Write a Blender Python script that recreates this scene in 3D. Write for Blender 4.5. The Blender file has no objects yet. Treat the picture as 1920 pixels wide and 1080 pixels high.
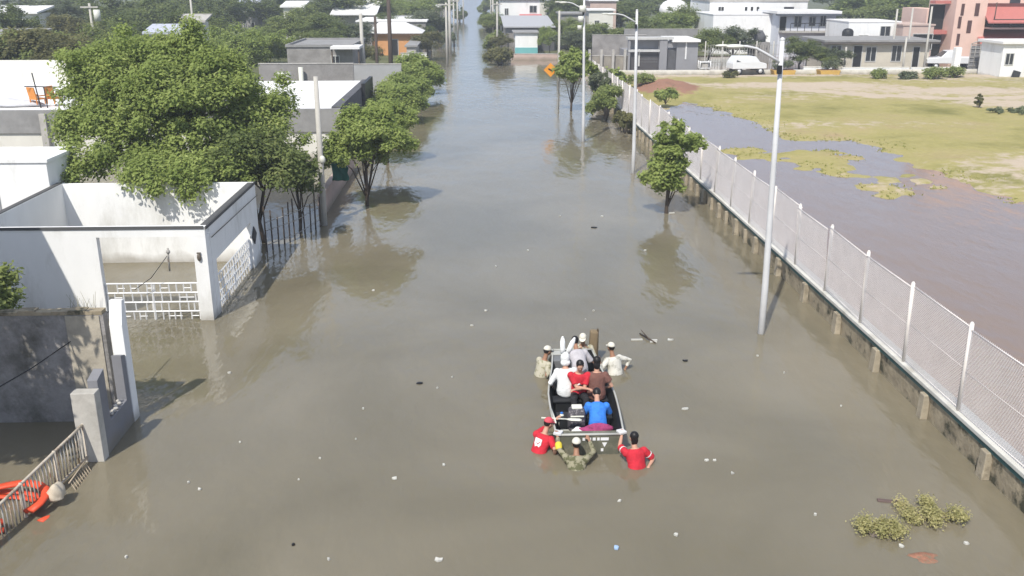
import bpy, bmesh, math, random
import numpy as np
from mathutils import Vector, Matrix, Euler
random.seed(7); rng = np.random.default_rng(11)
SC = bpy.context.scene
# ------------------------------------------------------------------ camera, sky, sun, exposure
F = 1750.; VX = 893.; HY = -40.; CH = 9.0
PIT = math.atan2(540-HY, F)
YAW = math.atan2(960-VX, F*math.cos(PIT)+(540-HY)*math.sin(PIT))
cd = bpy.data.cameras.new('camera'); cam = bpy.data.objects.new('camera', cd); SC.collection.objects.link(cam)
cam.location = (0, 0, CH); cam.rotation_euler = (math.pi/2-PIT, 0, -YAW)
cd.sensor_width = 36; cd.lens = 36*F/1920; cd.clip_end = 4000; cd.clip_start = .1
SC.camera = cam
SUNV = Vector((-.27, -.58, .80)).normalized()
W = bpy.data.worlds.new('World'); SC.world = W; W.use_nodes = True
nt = W.node_tree; bg = nt.nodes['Background']
sky = nt.nodes.new('ShaderNodeTexSky'); sky.sky_type = 'NISHITA'; sky.sun_disc = False
sky.sun_elevation = math.asin(SUNV.z); sky.sun_rotation = math.atan2(SUNV.x, SUNV.y)
sky.air_density = 1.0; sky.dust_density = .5; sky.ozone_density = 2.0
wtc = nt.nodes.new('ShaderNodeTexCoord'); wmp = nt.nodes.new('ShaderNodeMapping'); wmp.inputs['Scale'].default_value = (1.6, 1.6, 4.5)
wnz = nt.nodes.new('ShaderNodeTexNoise'); wnz.inputs['Scale'].default_value = 1.7; wnz.inputs['Detail'].default_value = 7; wnz.inputs['Roughness'].default_value = .6
wmr = nt.nodes.new('ShaderNodeMapRange'); wmr.inputs[1].default_value = .40; wmr.inputs[2].default_value = .62; wmr.inputs[3].default_value = .30; wmr.inputs[4].default_value = .95
wmx = nt.nodes.new('ShaderNodeMix'); wmx.data_type = 'RGBA'; wmx.inputs[7].default_value = (2.85, 3.05, 3.5, 1)   # thin high cloud
wm2 = nt.nodes.new('ShaderNodeMix'); wm2.data_type = 'RGBA'; wm2.inputs[7].default_value = (2.25, 2.98, 4.35, 1)   # low haze
nt.links.new(wtc.outputs['Generated'], wmp.inputs[0]); nt.links.new(wmp.outputs[0], wnz.inputs[0]); nt.links.new(wnz.outputs['Fac'], wmr.inputs[0])
wsp = nt.nodes.new('ShaderNodeSeparateXYZ'); nt.links.new(wtc.outputs['Generated'], wsp.inputs[0])
whz = nt.nodes.new('ShaderNodeMapRange'); whz.inputs[1].default_value = .02; whz.inputs[2].default_value = .34; whz.inputs[3].default_value = .95; whz.inputs[4].default_value = 0.; nt.links.new(wsp.outputs[2], whz.inputs[0])
nt.links.new(wmr.outputs[0], wmx.inputs[0]); nt.links.new(sky.outputs[0], wmx.inputs[6])
nt.links.new(whz.outputs[0], wm2.inputs[0]); nt.links.new(wmx.outputs[2], wm2.inputs[6]); nt.links.new(wm2.outputs[2], bg.inputs[0])
bg.inputs[1].default_value = .15
sl = bpy.data.lights.new('sun', 'SUN'); sl.energy = 3.5; sl.angle = math.radians(.55); sl.color = (1, .95, .86)
sun = bpy.data.objects.new('sun', sl); SC.collection.objects.link(sun)
sun.rotation_euler = SUNV.to_track_quat('Z', 'Y').to_euler()
SC.view_settings.view_transform = 'Standard'; SC.view_settings.look = 'None'
SC.view_settings.exposure = 0.58; SC.view_settings.gamma = 1
SC.render.engine = 'CYCLES'; SC.cycles.max_bounces = 6; SC.cycles.transparent_max_bounces = 8

# ------------------------------------------------------------------ survey: a sight line of the photograph to a point of the ground
def ray(px, py):
    x = (px-960)/F; y = -(py-540)/F
    f = math.cos(PIT)+y*math.sin(PIT); u = -math.sin(PIT)+y*math.cos(PIT)
    c, s = math.cos(YAW), math.sin(YAW)
    return Vector((x*c+f*s, -x*s+f*c, u))
def G(px, py, z=0.):
    d = ray(px, py); t = (z-CH)/d.z
    return Vector((d.x*t, d.y*t, z))
def Zat(px, py, Y):
    d = ray(px, py); t = Y/d.y
    return Vector((d.x*t, Y, CH+d.z*t))
def R(px0, py0, px1, py1, Y):
    a = Zat(px0, py1, Y); b = Zat(px1, py0, Y)
    return a.x, b.x, a.z, b.z        # x0 x1 zlow zhigh

# ------------------------------------------------------------------ materials
MATS = {}
def mat(name, col, rough=.7, var=.12, scale=3., col2=None, c2=(.55, .7), bump=0., bscale=None, stretch=(1, 1, 1), metal=0., spec=.3, tide=0., dscale=.7):
    if name in MATS: return MATS[name]
    m = bpy.data.materials.new(name); m.use_nodes = True; n = m.node_tree.nodes; l = m.node_tree.links
    p = n['Principled BSDF']; p.inputs['Roughness'].default_value = rough; p.inputs['Metallic'].default_value = metal
    p.inputs['Specular IOR Level'].default_value = spec
    tc = n.new('ShaderNodeTexCoord'); mp = n.new('ShaderNodeMapping'); mp.inputs['Scale'].default_value = stretch
    geo = n.new('ShaderNodeNewGeometry')
    l.new(geo.outputs['Position'], mp.inputs['Vector'])
    nz = n.new('ShaderNodeTexNoise'); nz.inputs['Scale'].default_value = scale; nz.inputs['Detail'].default_value = 6; nz.inputs['Roughness'].default_value = .65
    l.new(mp.outputs[0], nz.inputs['Vector'])
    rp = n.new('ShaderNodeValToRGB'); e = rp.color_ramp.elements
    e[0].position = .3; e[1].position = .7
    e[0].color = (*[max(0, c*(1-var)) for c in col], 1); e[1].color = (*[min(1, c*(1+var*.7)) for c in col], 1)
    l.new(nz.outputs['Fac'], rp.inputs[0]); out = rp.outputs[0]
    if col2:
        n2 = n.new('ShaderNodeTexNoise'); n2.inputs['Scale'].default_value = dscale; n2.inputs['Detail'].default_value = 7; n2.inputs['Roughness'].default_value = .7
        l.new(mp.outputs[0], n2.inputs['Vector'])
        r2 = n.new('ShaderNodeValToRGB'); r2.color_ramp.elements[0].position = c2[0]; r2.color_ramp.elements[1].position = c2[1]
        l.new(n2.outputs['Fac'], r2.inputs[0])
        mx = n.new('ShaderNodeMix'); mx.data_type = 'RGBA'
        l.new(r2.outputs[0], mx.inputs[0]); l.new(out, mx.inputs[6]); mx.inputs[7].default_value = (*col2, 1); out = mx.outputs[2]
    if tide:
        sz = n.new('ShaderNodeSeparateXYZ'); l.new(geo.outputs['Position'], sz.inputs[0])
        n4 = n.new('ShaderNodeTexNoise'); n4.inputs['Scale'].default_value = 1.6; n4.inputs['Detail'].default_value = 5; l.new(geo.outputs['Position'], n4.inputs['Vector'])
        sm = n.new('ShaderNodeMath'); sm.operation = 'MULTIPLY_ADD'; sm.inputs[1].default_value = -.55; l.new(n4.outputs['Fac'], sm.inputs[0]); l.new(sz.outputs[2], sm.inputs[2])
        r4 = n.new('ShaderNodeMapRange'); r4.inputs[1].default_value = -.22; r4.inputs[2].default_value = .10; r4.inputs[3].default_value = tide; r4.inputs[4].default_value = 0.; l.new(sm.outputs[0], r4.inputs[0])
        m4 = n.new('ShaderNodeMix'); m4.data_type = 'RGBA'; l.new(r4.outputs[0], m4.inputs[0]); l.new(out, m4.inputs[6]); m4.inputs[7].default_value = (.20, .17, .12, 1); out = m4.outputs[2]
    l.new(out, p.inputs['Base Color'])
    if bump:
        n3 = n.new('ShaderNodeTexNoise'); n3.inputs['Scale'].default_value = bscale or scale*6; n3.inputs['Detail'].default_value = 5
        l.new(mp.outputs[0], n3.inputs['Vector'])
        b = n.new('ShaderNodeBump'); b.inputs['Strength'].default_value = bump; b.inputs['Distance'].default_value = .02
        l.new(n3.outputs['Fac'], b.inputs['Height']); l.new(b.outputs[0], p.inputs['Normal'])
    MATS[name] = m; return m
def leafmat(name, c1, c2, c3=None, scale=.8):
    m = bpy.data.materials.new(name); m.use_nodes = True; n = m.node_tree.nodes; l = m.node_tree.links
    p = n['Principled BSDF']; p.inputs['Roughness'].default_value = .75; p.inputs['Specular IOR Level'].default_value = .1
    tc = n.new('ShaderNodeTexCoord'); geo = n.new('ShaderNodeNewGeometry')
    nz = n.new('ShaderNodeTexNoise'); nz.inputs['Scale'].default_value = scale; nz.inputs['Detail'].default_value = 3
    l.new(geo.outputs['Position'], nz.inputs['Vector'])
    ad = n.new('ShaderNodeMath'); ad.operation = 'MULTIPLY_ADD'; ad.inputs[1].default_value = .45
    l.new(geo.outputs['Random Per Island'], ad.inputs[0]); 
    sb = n.new('ShaderNodeMath'); sb.operation = 'SUBTRACT'; sb.inputs[1].default_value = .22
    l.new(nz.outputs['Fac'], sb.inputs[0]); l.new(sb.outputs[0], ad.inputs[2])
    rp = n.new('ShaderNodeValToRGB'); e = rp.color_ramp.elements; e[0].position = .25; e[1].position = .75
    e[0].color = (*c1, 1); e[1].color = (*c2, 1)
    if c3: k = e.new(.93); k.color = (*c3, 1)
    l.new(ad.outputs[0], rp.inputs[0]); l.new(rp.outputs[0], p.inputs['Base Color'])
    tr = n.new('ShaderNodeBsdfTranslucent'); l.new(rp.outputs[0], tr.inputs[0])
    mx = n.new('ShaderNodeMixShader'); mx.inputs[0].default_value = .48
    l.new(p.outputs[0], mx.inputs[1]); l.new(tr.outputs[0], mx.inputs[2])
    l.new(mx.outputs[0], n['Material Output'].inputs[0]); return m
WHITE = mat('white_painted_plaster', (.79, .79, .78), .8, .05, 1.5, tide=.6, col2=(.46, .45, .41), c2=(.54, .82), bump=.15, stretch=(1, 1, .35))
WHITE2 = mat('off_white_plaster', (.66, .64, .58), .85, .08, 1.2, tide=.6, col2=(.42, .39, .33), c2=(.55, .85), bump=.15, stretch=(1, 1, .4))
ROOFW = mat('white_roof_coating', (.74, .73, .72), .8, .05, .8, col2=(.58, .57, .54), c2=(.55, .85))
CONC = mat('grey_concrete', (.27, .265, .26), .9, .16, 1.3, col2=(.17, .165, .16), c2=(.5, .8), bump=.3)
CONCL = mat('pale_concrete', (.42, .40, .37), .9, .15, 2., col2=(.24, .23, .2), c2=(.5, .75), bump=.3)
BLOCK = mat('grey_block_masonry', (.29, .275, .265), .92, .2, 1.2, tide=.6, col2=(.17, .16, .15), c2=(.45, .75), bump=.4)
DKGREY = mat('dark_grey_and_shade', (.10, .10, .108), .85, .15, 1.2, col2=(.06, .06, .065), c2=(.5, .8))
GREYP = mat('grey_house_paint', (.25, .25, .265), .8, .08, 1.)
ORANGE = mat('orange_house_paint', (.62, .31, .13), .8, .08, 1.)
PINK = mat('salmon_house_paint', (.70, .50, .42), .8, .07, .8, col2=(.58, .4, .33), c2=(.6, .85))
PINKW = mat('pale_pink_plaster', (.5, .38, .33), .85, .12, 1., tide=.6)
REDTILE = mat('red_tile', (.46, .16, .14), .75, .18, 3., bump=.3, stretch=(6, 1, 1))
GLASS = mat('dark_window_glass', (.035, .038, .045), .15, .3, 2., spec=.5)
DARK = mat('dark_opening', (.02, .02, .02), .9, .3, 1.)
TURQ = mat('turquoise_paint', (.16, .42, .43), .8, .1, 1.)
YEL = mat('yellow_ochre_paint', (.50, .32, .08), .85, .15, 2., col2=(.3, .2, .08), c2=(.5, .8))
IRONW = mat('white_painted_iron', (.72, .72, .72), .5, .06, 4.)
IRONG = mat('grey_painted_iron', (.33, .32, .30), .6, .2, 6., col2=(.2, .13, .09), c2=(.55, .7), dscale=5)
GALV = mat('galvanised_steel', (.58, .58, .58), .45, .08, 3., metal=.0, spec=.5)
WIRE = mat('galvanised_wire', (.82, .77, .74), .5, .1, 2., spec=.5)
POLEC = mat('concrete_pole', (.45, .43, .39), .9, .12, 2.)
WOOD = mat('dark_wooden_pole', (.085, .065, .055), .9, .25, 3., stretch=(4, 4, .3))
BARK = mat('bark', (.085, .065, .05), .95, .3, 5., stretch=(2, 2, .5), bump=.5)
BARKG = mat('grey_bark', (.17, .14, .115), .95, .3, 5., stretch=(2, 2, .5))
SOIL = mat('red_brown_soil', (.23, .115, .075), .95, .3, 1.5, col2=(.15, .1, .06), c2=(.45, .7), bump=.6)
BLACKM = mat('black_rubber', (.02, .02, .022), .5, .2, 4.)
LAMPG = mat('lamp_lens', (.62, .62, .55), .3, .05, 3.)
TEAL = mat('teal_painted_strip', (.055, .12, .115), .8, .25, 2., col2=(.12, .12, .1), c2=(.5, .75))
STONE = mat('mossy_stone_wall', (.34, .285, .20), .95, .35, 2.2, col2=(.07, .068, .045), c2=(.5, .62), bump=.9, bscale=9, dscale=1.6)
PILA = mat('stained_pilaster', (.36, .31, .23), .95, .25, 3., col2=(.12, .1, .07), c2=(.5, .75), bump=.5, dscale=2.5)
LF_BRIGHT = leafmat('bright_green_leaves', (.200, .262, .070), (.360, .425, .135), (.47, .50, .21))
LF_MID = leafmat('mid_green_leaves', (.160, .205, .065), (.310, .355, .125), (.42, .44, .19))
LF_DARK = leafmat('dark_green_leaves', (.100, .135, .048), (.215, .255, .090), (.30, .32, .14))
LF_OLIVE = leafmat('olive_leaves', (.110, .115, .050), (.25, .24, .105), (.35, .30, .16))
LF_GREY = leafmat('grey_green_leaves', (.10, .125, .070), (.24, .27, .16), (.34, .35, .23))

# ------------------------------------------------------------------ mesh builder
def woff(o):
    v = Vector((0, 0, 0))
    while o is not None: v += o.location; o = o.parent
    return v
class MB:
    def __init__(s): s.v = []; s.f = []; s.m = []; s.sm = []
    def add(s, vs, fs, mi=0, smooth=False):
        b = len(s.v); s.v += [tuple(v) for v in vs]; s.f += [tuple(b+i for i in f) for f in fs]
        s.m += [mi]*len(fs); s.sm += [smooth]*len(fs); return s
    def box(s, x0, x1, y0, y1, z0, z1, mi=0):
        vs = [(x, y, z) for z in (z0, z1) for y in (y0, y1) for x in (x0, x1)]
        return s.add(vs, [(0, 2, 3, 1), (4, 5, 7, 6), (0, 1, 5, 4), (2, 6, 7, 3), (0, 4, 6, 2), (1, 3, 7, 5)], mi)
    def obox(s, c, size, rot=(0, 0, 0), mi=0):
        M = Euler(rot).to_matrix(); c = Vector(c)
        vs = [c+M@Vector((x*size[0]/2, y*size[1]/2, z*size[2]/2)) for z in (-1, 1) for y in (-1, 1) for x in (-1, 1)]
        return s.add(vs, [(0, 2, 3, 1), (4, 5, 7, 6), (0, 1, 5, 4), (2, 6, 7, 3), (0, 4, 6, 2), (1, 3, 7, 5)], mi)
    def tube(s, pts, r, n=8, mi=0, cap=True, smooth=True, flat=1.):
        pts = [Vector(p) for p in pts]; k = len(pts)
        rs = r if hasattr(r, '__len__') else [r]*k
        vs = []; up = None
        for i, p in enumerate(pts):
            d = (pts[min(i+1, k-1)]-pts[max(i-1, 0)]).normalized()
            if up is None:
                up = Vector((0, 0, 1)) if abs(d.z) < .9 else Vector((0, 1, 0))
            a = d.cross(up).normalized(); b = a.cross(d).normalized(); up = b
            for j in range(n):
                t = 2*math.pi*j/n
                vs.append(p+(a*math.cos(t)+b*math.sin(t)*flat)*rs[i])
        fs = [(i*n+j, i*n+(j+1) % n, (i+1)*n+(j+1) % n, (i+1)*n+j) for i in range(k-1) for j in range(n)]
        if cap: fs += [tuple(range(n-1, -1, -1)), tuple(range((k-1)*n, k*n))]
        return s.add(vs, fs, mi, smooth)
    def ball(s, c, r, n=12, m=8, mi=0, M=None, half=False):
        r = r if hasattr(r, '__len__') else (r, r, r); c = Vector(c); vs = []; fs = []
        z1 = 0 if half else -math.pi/2
        for i in range(m+1):
            la = z1+(math.pi/2-z1)*i/m
            for j in range(n):
                t = 2*math.pi*j/n
                q = Vector((math.cos(la)*math.cos(t)*r[0], math.cos(la)*math.sin(t)*r[1], math.sin(la)*r[2]))
                if M: q = M@q
                vs.append(c+q)
        for i in range(m):
            for j in range(n): fs.append((i*n+j, i*n+(j+1) % n, (i+1)*n+(j+1) % n, (i+1)*n+j))
        if half: fs.append(tuple(range(n-1, -1, -1)))
        return s.add(vs, fs, mi, True)
    def prism(s, poly, ax, a0, a1, mi=0):
        # poly of 2D points, extruded along axis ax (0 x,1 y,2 z)
        def mk(p, a):
            q = list(p); q.insert(ax, a); return q
        n = len(poly); vs = [mk(p, a0) for p in poly]+[mk(p, a1) for p in poly]
        fs = [tuple(range(n)), tuple(range(2*n-1, n-1, -1))]+[(i, n+i, n+(i+1) % n, (i+1) % n) for i in range(n)]
        return s.add(vs, fs, mi)
    def loft(s, rings, mi=0):
        n = len(rings[0]); vs = [v for r in rings for v in r]; k = len(rings)
        fs = [(i*n+j, i*n+(j+1) % n, (i+1)*n+(j+1) % n, (i+1)*n+j) for i in range(k-1) for j in range(n)]
        fs += [tuple(range(n-1, -1, -1)), tuple(range((k-1)*n, k*n))]
        return s.add(vs, fs, mi, True)
    def build(s, name, m, parent=None, bevel=0., fixn=True, remesh=0., smoothit=0):
        me = bpy.data.meshes.new(name); off = woff(parent) if parent else Vector((0, 0, 0))
        me.from_pydata([(v[0]-off.x, v[1]-off.y, v[2]-off.z) for v in s.v], [], s.f)
        ms = m if isinstance(m, (list, tuple)) else [m]
        for q in ms: me.materials.append(q)
        me.polygons.foreach_set('material_index', s.m); me.polygons.foreach_set('use_smooth', s.sm)
        if fixn:
            b = bmesh.new(); b.from_mesh(me); bmesh.ops.recalc_face_normals(b, faces=b.faces); b.to_mesh(me); b.free()
        o = bpy.data.objects.new(name, me); SC.collection.objects.link(o)
        if remesh:
            md = o.modifiers.new('r', 'REMESH'); md.mode = 'VOXEL'; md.voxel_size = remesh; md.use_smooth_shade = True
            if smoothit:
                ms_ = o.modifiers.new('s', 'SMOOTH'); ms_.iterations = smoothit; ms_.factor = .5
            dg = bpy.context.evaluated_depsgraph_get(); ev = o.evaluated_get(dg)
            nm = bpy.data.meshes.new_from_object(ev); o.modifiers.clear(); o.data = nm; bpy.data.meshes.remove(me); nm.name = name
            if not nm.materials: nm.materials.append(ms[0])
        if bevel:
            md = o.modifiers.new('bevel', 'BEVEL'); md.width = bevel; md.segments = 2; md.limit_method = 'ANGLE'
        if parent: o.parent = parent
        return o
def tag(o, label=None, cat=None, group=None, kind=None):
    if label: o['label'] = label
    if cat: o['category'] = cat
    if group: o['group'] = group
    if kind: o['kind'] = kind
    return o
def thing(name, label, cat, loc, group=None):
    o = bpy.data.objects.new(name, None); SC.collection.objects.link(o); o.location = loc; o.empty_display_size = .2
    return tag(o, label, cat, group)
def children(o): return [c for c in bpy.data.objects if c.parent == o]
def copy_tree(o, parent=None):
    c = o.copy(); SC.collection.objects.link(c)
    if parent is not None: c.parent = parent
    for ch in children(o): copy_tree(ch, c)
    return c
def dup(o, loc, label, scale=None, rz=None, group=None):
    c = copy_tree(o); c.location = loc; c['label'] = label
    if scale is not None: c.scale = scale
    if rz is not None: c.rotation_euler.z = rz
    if group: c['group'] = group
    return c

# ------------------------------------------------------------------ ground and water
def sheet(name, x0, x1, y0, y1, z, m, nx=1, ny=1):
    b = MB(); b.add([(x0, y0, z), (x1, y0, z), (x1, y1, z), (x0, y1, z)], [(0, 1, 2, 3)])
    return tag(b.build(name, m, fixn=False), kind='structure')
MUD = mat('mud_ground', (.16, .13, .09), .95, .2, .5)
YARD = mat('weedy_yard_ground', (.12, .125, .055), .95, .3, .6, col2=(.07, .085, .035), c2=(.45, .65))
sheet('ground', -1800, 1800, -200, 3200, -1.0, MUD)
sheet('yard_ground', -900, -7.6, 60, 2500, .08, YARD)
sheet('yard_ground', 5.5, 900, 116, 2500, .08, YARD)
def water_mat():
    m = bpy.data.materials.new('muddy_flood_water'); m.use_nodes = True; n = m.node_tree.nodes; l = m.node_tree.links
    p = n['Principled BSDF']; p.inputs['IOR'].default_value = 1.33; p.inputs['Specular IOR Level'].default_value = .62
    p.inputs['Roughness'].default_value = .04
    p.inputs['Subsurface Weight'].default_value = .65; p.inputs['Subsurface Radius'].default_value = (1, .85, .6); p.inputs['Subsurface Scale'].default_value = .30
    geo = n.new('ShaderNodeNewGeometry')
    nz = n.new('ShaderNodeTexNoise'); nz.inputs['Scale'].default_value = .16; nz.inputs['Detail'].default_value = 5; nz.inputs['Distortion'].default_value = .6
    l.new(geo.outputs['Position'], nz.inputs['Vector'])
    rp = n.new('ShaderNodeValToRGB'); e = rp.color_ramp.elements; e[0].position = .35; e[1].position = .68
    e[0].color = (.150, .132, .090, 1); e[1].color = (.205, .180, .128, 1); l.new(nz.outputs['Fac'], rp.inputs[0])
    # the lot beyond the wall gets a redder base colour
    sx = n.new('ShaderNodeSeparateXYZ'); l.new(geo.outputs['Position'], sx.inputs[0])
    mr = n.new('ShaderNodeMapRange'); mr.inputs[1].default_value = 9.65; mr.inputs[2].default_value = 9.75; l.new(sx.outputs[0], mr.inputs[0])
    mx = n.new('ShaderNodeMix'); mx.data_type = 'RGBA'; l.new(mr.outputs[0], mx.inputs[0]); l.new(rp.outputs[0], mx.inputs[6]); mx.inputs[7].default_value = (.215, .155, .120, 1)
    l.new(mx.outputs[2], p.inputs['Base Color'])
    mp = n.new('ShaderNodeMapping'); mp.inputs['Rotation'].default_value = (0, 0, .5); mp.inputs['Scale'].default_value = (1, .45, 1)
    l.new(geo.outputs['Position'], mp.inputs[0])
    w1 = n.new('ShaderNodeTexNoise'); w1.inputs['Scale'].default_value = .9; w1.inputs['Detail'].default_value = 4; w1.inputs['Roughness'].default_value = .5
    w2 = n.new('ShaderNodeTexNoise'); w2.inputs['Scale'].default_value = 4.5; w2.inputs['Detail'].default_value = 3
    l.new(mp.outputs[0], w1.inputs[0]); l.new(mp.outputs[0], w2.inputs[0])
    ma = n.new('ShaderNodeMath'); ma.operation = 'MULTIPLY_ADD'; ma.inputs[1].default_value = .20
    l.new(w2.outputs['Fac'], ma.inputs[0])
    # wakes spreading from the boat and the waders
    vd = n.new('ShaderNodeVectorMath'); vd.operation = 'DISTANCE'; l.new(geo.outputs['Position'], vd.inputs[0]); vd.inputs[1].default_value = (2.1, 17.6, 0)
    dn = n.new('ShaderNodeMath'); dn.operation = 'MULTIPLY_ADD'; dn.inputs[1].default_value = 2.2; l.new(w1.outputs['Fac'], dn.inputs[0]); l.new(vd.outputs['Value'], dn.inputs[2])
    d8 = n.new('ShaderNodeMath'); d8.operation = 'MULTIPLY'; d8.inputs[1].default_value = 8.; l.new(dn.outputs[0], d8.inputs[0])
    sn = n.new('ShaderNodeMath'); sn.operation = 'SINE'; l.new(d8.outputs[0], sn.inputs[0])
    fo = n.new('ShaderNodeMapRange'); fo.inputs[1].default_value = 1.5; fo.inputs[2].default_value = 7.5; fo.inputs[3].default_value = .06; fo.inputs[4].default_value = 0.; l.new(vd.outputs['Value'], fo.inputs[0])
    rg = n.new('ShaderNodeMath'); rg.operation = 'MULTIPLY_ADD'; l.new(sn.outputs[0], rg.inputs[0]); l.new(fo.outputs[0], rg.inputs[1]); l.new(w1.outputs['Fac'], rg.inputs[2])
    l.new(rg.outputs[0], ma.inputs[2])
    b = n.new('ShaderNodeBump'); b.inputs['Strength'].default_value = .42; b.inputs['Distance'].default_value = .12
    l.new(ma.outputs[0], b.inputs['Height']); l.new(b.outputs[0], p.inputs['Normal']); return m
WATER = water_mat()
sheet('water', -900, 900, -60, 2500, 0, WATER)

def pip(x, y, poly):
    c = np.zeros(x.shape, bool); n = len(poly)
    for i in range(n):
        x1, y1 = poly[i]; x2, y2 = poly[(i+1) % n]
        k = ((y1 > y) != (y2 > y)) & (x < (x2-x1)*(y-y1)/((y2-y1) or 1e-9)+x1); c ^= k
    return c
def dist(x, y, pts, closed=True):
    d = np.full(x.shape, 1e9); n = len(pts)
    for i in range(n if closed else n-1):
        a = np.array(pts[i][:2]); b = np.array(pts[(i+1) % n][:2]); ab = b-a
        t = np.clip(((x-a[0])*ab[0]+(y-a[1])*ab[1])/(ab@ab+1e-9), 0, 1)
        d = np.minimum(d, np.hypot(x-a[0]-t*ab[0], y-a[1]-t*ab[1]))
    return d
def vnoise(x, y, s, seed=0):
    r = np.random.default_rng(seed); g = r.random((128, 128)); x = x*s; y = y*s
    i = np.floor(x).astype(int); j = np.floor(y).astype(int); u = x-i; v = y-j; u = u*u*(3-2*u); v = v*v*(3-2*v)
    a = g[i % 128, j % 128]; b = g[(i+1) % 128, j % 128]; c = g[i % 128, (j+1) % 128]; d = g[(i+1) % 128, (j+1) % 128]
    return (a*(1-u)+b*u)*(1-v)+(c*(1-u)+d*u)*v-.5
SHORE = [G(*q)[:2] for q in [(1175, 147), (1195, 165), (1222, 196), (1252, 207), (1285, 190), (1340, 207), (1420, 230), (1462, 262), (1530, 266), (1600, 262), (1650, 280), (1692, 292), (1690, 318), (1745, 322), (1790, 334), (1830, 346), (1870, 364), (1935, 392)]]
SHORE = [tuple(p) for p in SHORE]+[(60, 36), (90, 60), (90, 93.2), (10.2, 93.2), (10.2, 92)]
ISL = [[tuple(G(*q)[:2]) for q in c] for c in (
    [(1360, 284), (1390, 279), (1435, 281), (1480, 285), (1530, 284), (1560, 290), (1520, 297), (1440, 299), (1385, 298)],
    [(1500, 292), (1560, 284), (1610, 300), (1600, 335), (1540, 322), (1500, 312)],
    [(1622, 340), (1660, 328), (1720, 318), (1765, 330), (1745, 355), (1700, 369), (1655, 372), (1625, 362)])]
PATH = [tuple(G(*q)[:2]) for q in [(1480, 172), (1560, 178), (1640, 186), (1700, 184), (1770, 189), (1850, 190), (1930, 187)]]
MOUND = G(1240, 170)
def lot_h(x, y):
    d = dist(x, y, SHORE); h = np.where(pip(x, y, SHORE), np.minimum(d*.07, .22), -np.minimum(d*.1, .6))
    for k, c in enumerate(ISL):
        di = dist(x, y, c); hi = np.where(pip(x, y, c), np.minimum(di*.12, .075)-.010*k, -di*.12); hi = hi+np.where(hi > -.1, vnoise(x, y, 1.3, 30+k)*.20, 0); h = np.maximum(h, hi)
    h = h+vnoise(x, y, .9, 3)*.09+vnoise(x, y, .25, 4)*.06+vnoise(x, y, 2.6, 5)*.04
    mo = np.exp(-(((x-MOUND.x-.3)/2.5)**2+((y-MOUND.y)/4.6)**2)); h = h+mo*(.55+vnoise(x, y, 1.1, 8)*.6+vnoise(x, y, 3.1, 12)*.3)
    return h, mo
xs = np.concatenate([np.arange(9.75, 45, .3), np.arange(45, 92, 1.)]); ys = np.arange(29, 93.4, .35)
X, Y = np.meshgrid(xs, ys); H, MO = lot_h(X, Y)
b = MB(); nx = len(xs)
b.v = list(zip(X.ravel().tolist(), Y.ravel().tolist(), H.ravel().tolist()))
b.f = [(j*nx+i, j*nx+i+1, (j+1)*nx+i+1, (j+1)*nx+i) for j in range(len(ys)-1) for i in range(nx-1)]
b.m = [0]*len(b.f); b.sm = [True]*len(b.f)
def lot_mat():
    m = bpy.data.materials.new('patchy_lot_grass'); m.use_nodes = True; n = m.node_tree.nodes; l = m.node_tree.links
    p = n['Principled BSDF']; p.inputs['Roughness'].default_value = .95; p.inputs['Specular IOR Level'].default_value = .1
    geo = n.new('ShaderNodeNewGeometry'); at = n.new('ShaderNodeAttribute'); at.attribute_name = 'bare'; a2 = n.new('ShaderNodeAttribute'); a2.attribute_name = 'soil'
    def noise(s, d=6):
        q = n.new('ShaderNodeTexNoise'); q.inputs['Scale'].default_value = s; q.inputs['Detail'].default_value = d; q.inputs['Roughness'].default_value = .65
        l.new(geo.outputs['Position'], q.inputs[0]); return q.outputs['Fac']
    rp = n.new('ShaderNodeValToRGB'); e = rp.color_ramp.elements; e[0].position = .32; e[0].color = (.19, .18, .06, 1); e[1].position = .7; e[1].color = (.36, .27, .16, 1)
    k = e.new(.48); k.color = (.34, .30, .12, 1); k = e.new(.58); k.color = (.36, .305, .14, 1); l.new(noise(.13, 7), rp.inputs[0])
    fine = n.new('ShaderNodeMix'); fine.data_type = 'RGBA'; fine.blend_type = 'MULTIPLY'; fine.inputs[0].default_value = .5
    fr = n.new('ShaderNodeValToRGB'); fr.color_ramp.elements[0].position = .3; fr.color_ramp.elements[1].position = .65; fr.color_ramp.elements[0].color = (.7, .72, .65, 1); l.new(noise(3.5), fr.inputs[0])
    l.new(rp.outputs[0], fine.inputs[6]); l.new(fr.outputs[0], fine.inputs[7])
    def mixin(prev, att, col):
        mx = n.new('ShaderNodeMix'); mx.data_type = 'RGBA'; ad = n.new('ShaderNodeMath'); ad.operation = 'ADD'
        sb = n.new('ShaderNodeMath'); sb.operation = 'SUBTRACT'; sb.inputs[1].default_value = .5; l.new(noise(1.2), sb.inputs[0])
        l.new(att.outputs['Fac'], ad.inputs[0]); l.new(sb.outputs[0], ad.inputs[1])
        r = n.new('ShaderNodeValToRGB'); r.color_ramp.elements[0].position = .42; r.color_ramp.elements[1].position = .62; l.new(ad.outputs[0], r.inputs[0])
        l.new(r.outputs[0], mx.inputs[0]); l.new(prev, mx.inputs[6]); mx.inputs[7].default_value = (*col, 1); return mx.outputs[2]
    o = mixin(fine.outputs[2], at, (.46, .38, .29)); o = mixin(o, a2, (.27, .15, .105)); l.new(o, p.inputs['Base Color'])
    bp = n.new('ShaderNodeBump'); bp.inputs['Strength'].default_value = .6; bp.inputs['Distance'].default_value = .08; l.new(noise(5), bp.inputs['Height']); l.new(bp.outputs[0], p.inputs['Normal'])
    return m
lot = tag(b.build('grass_lot', lot_mat(), fixn=False), kind='structure')
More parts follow.
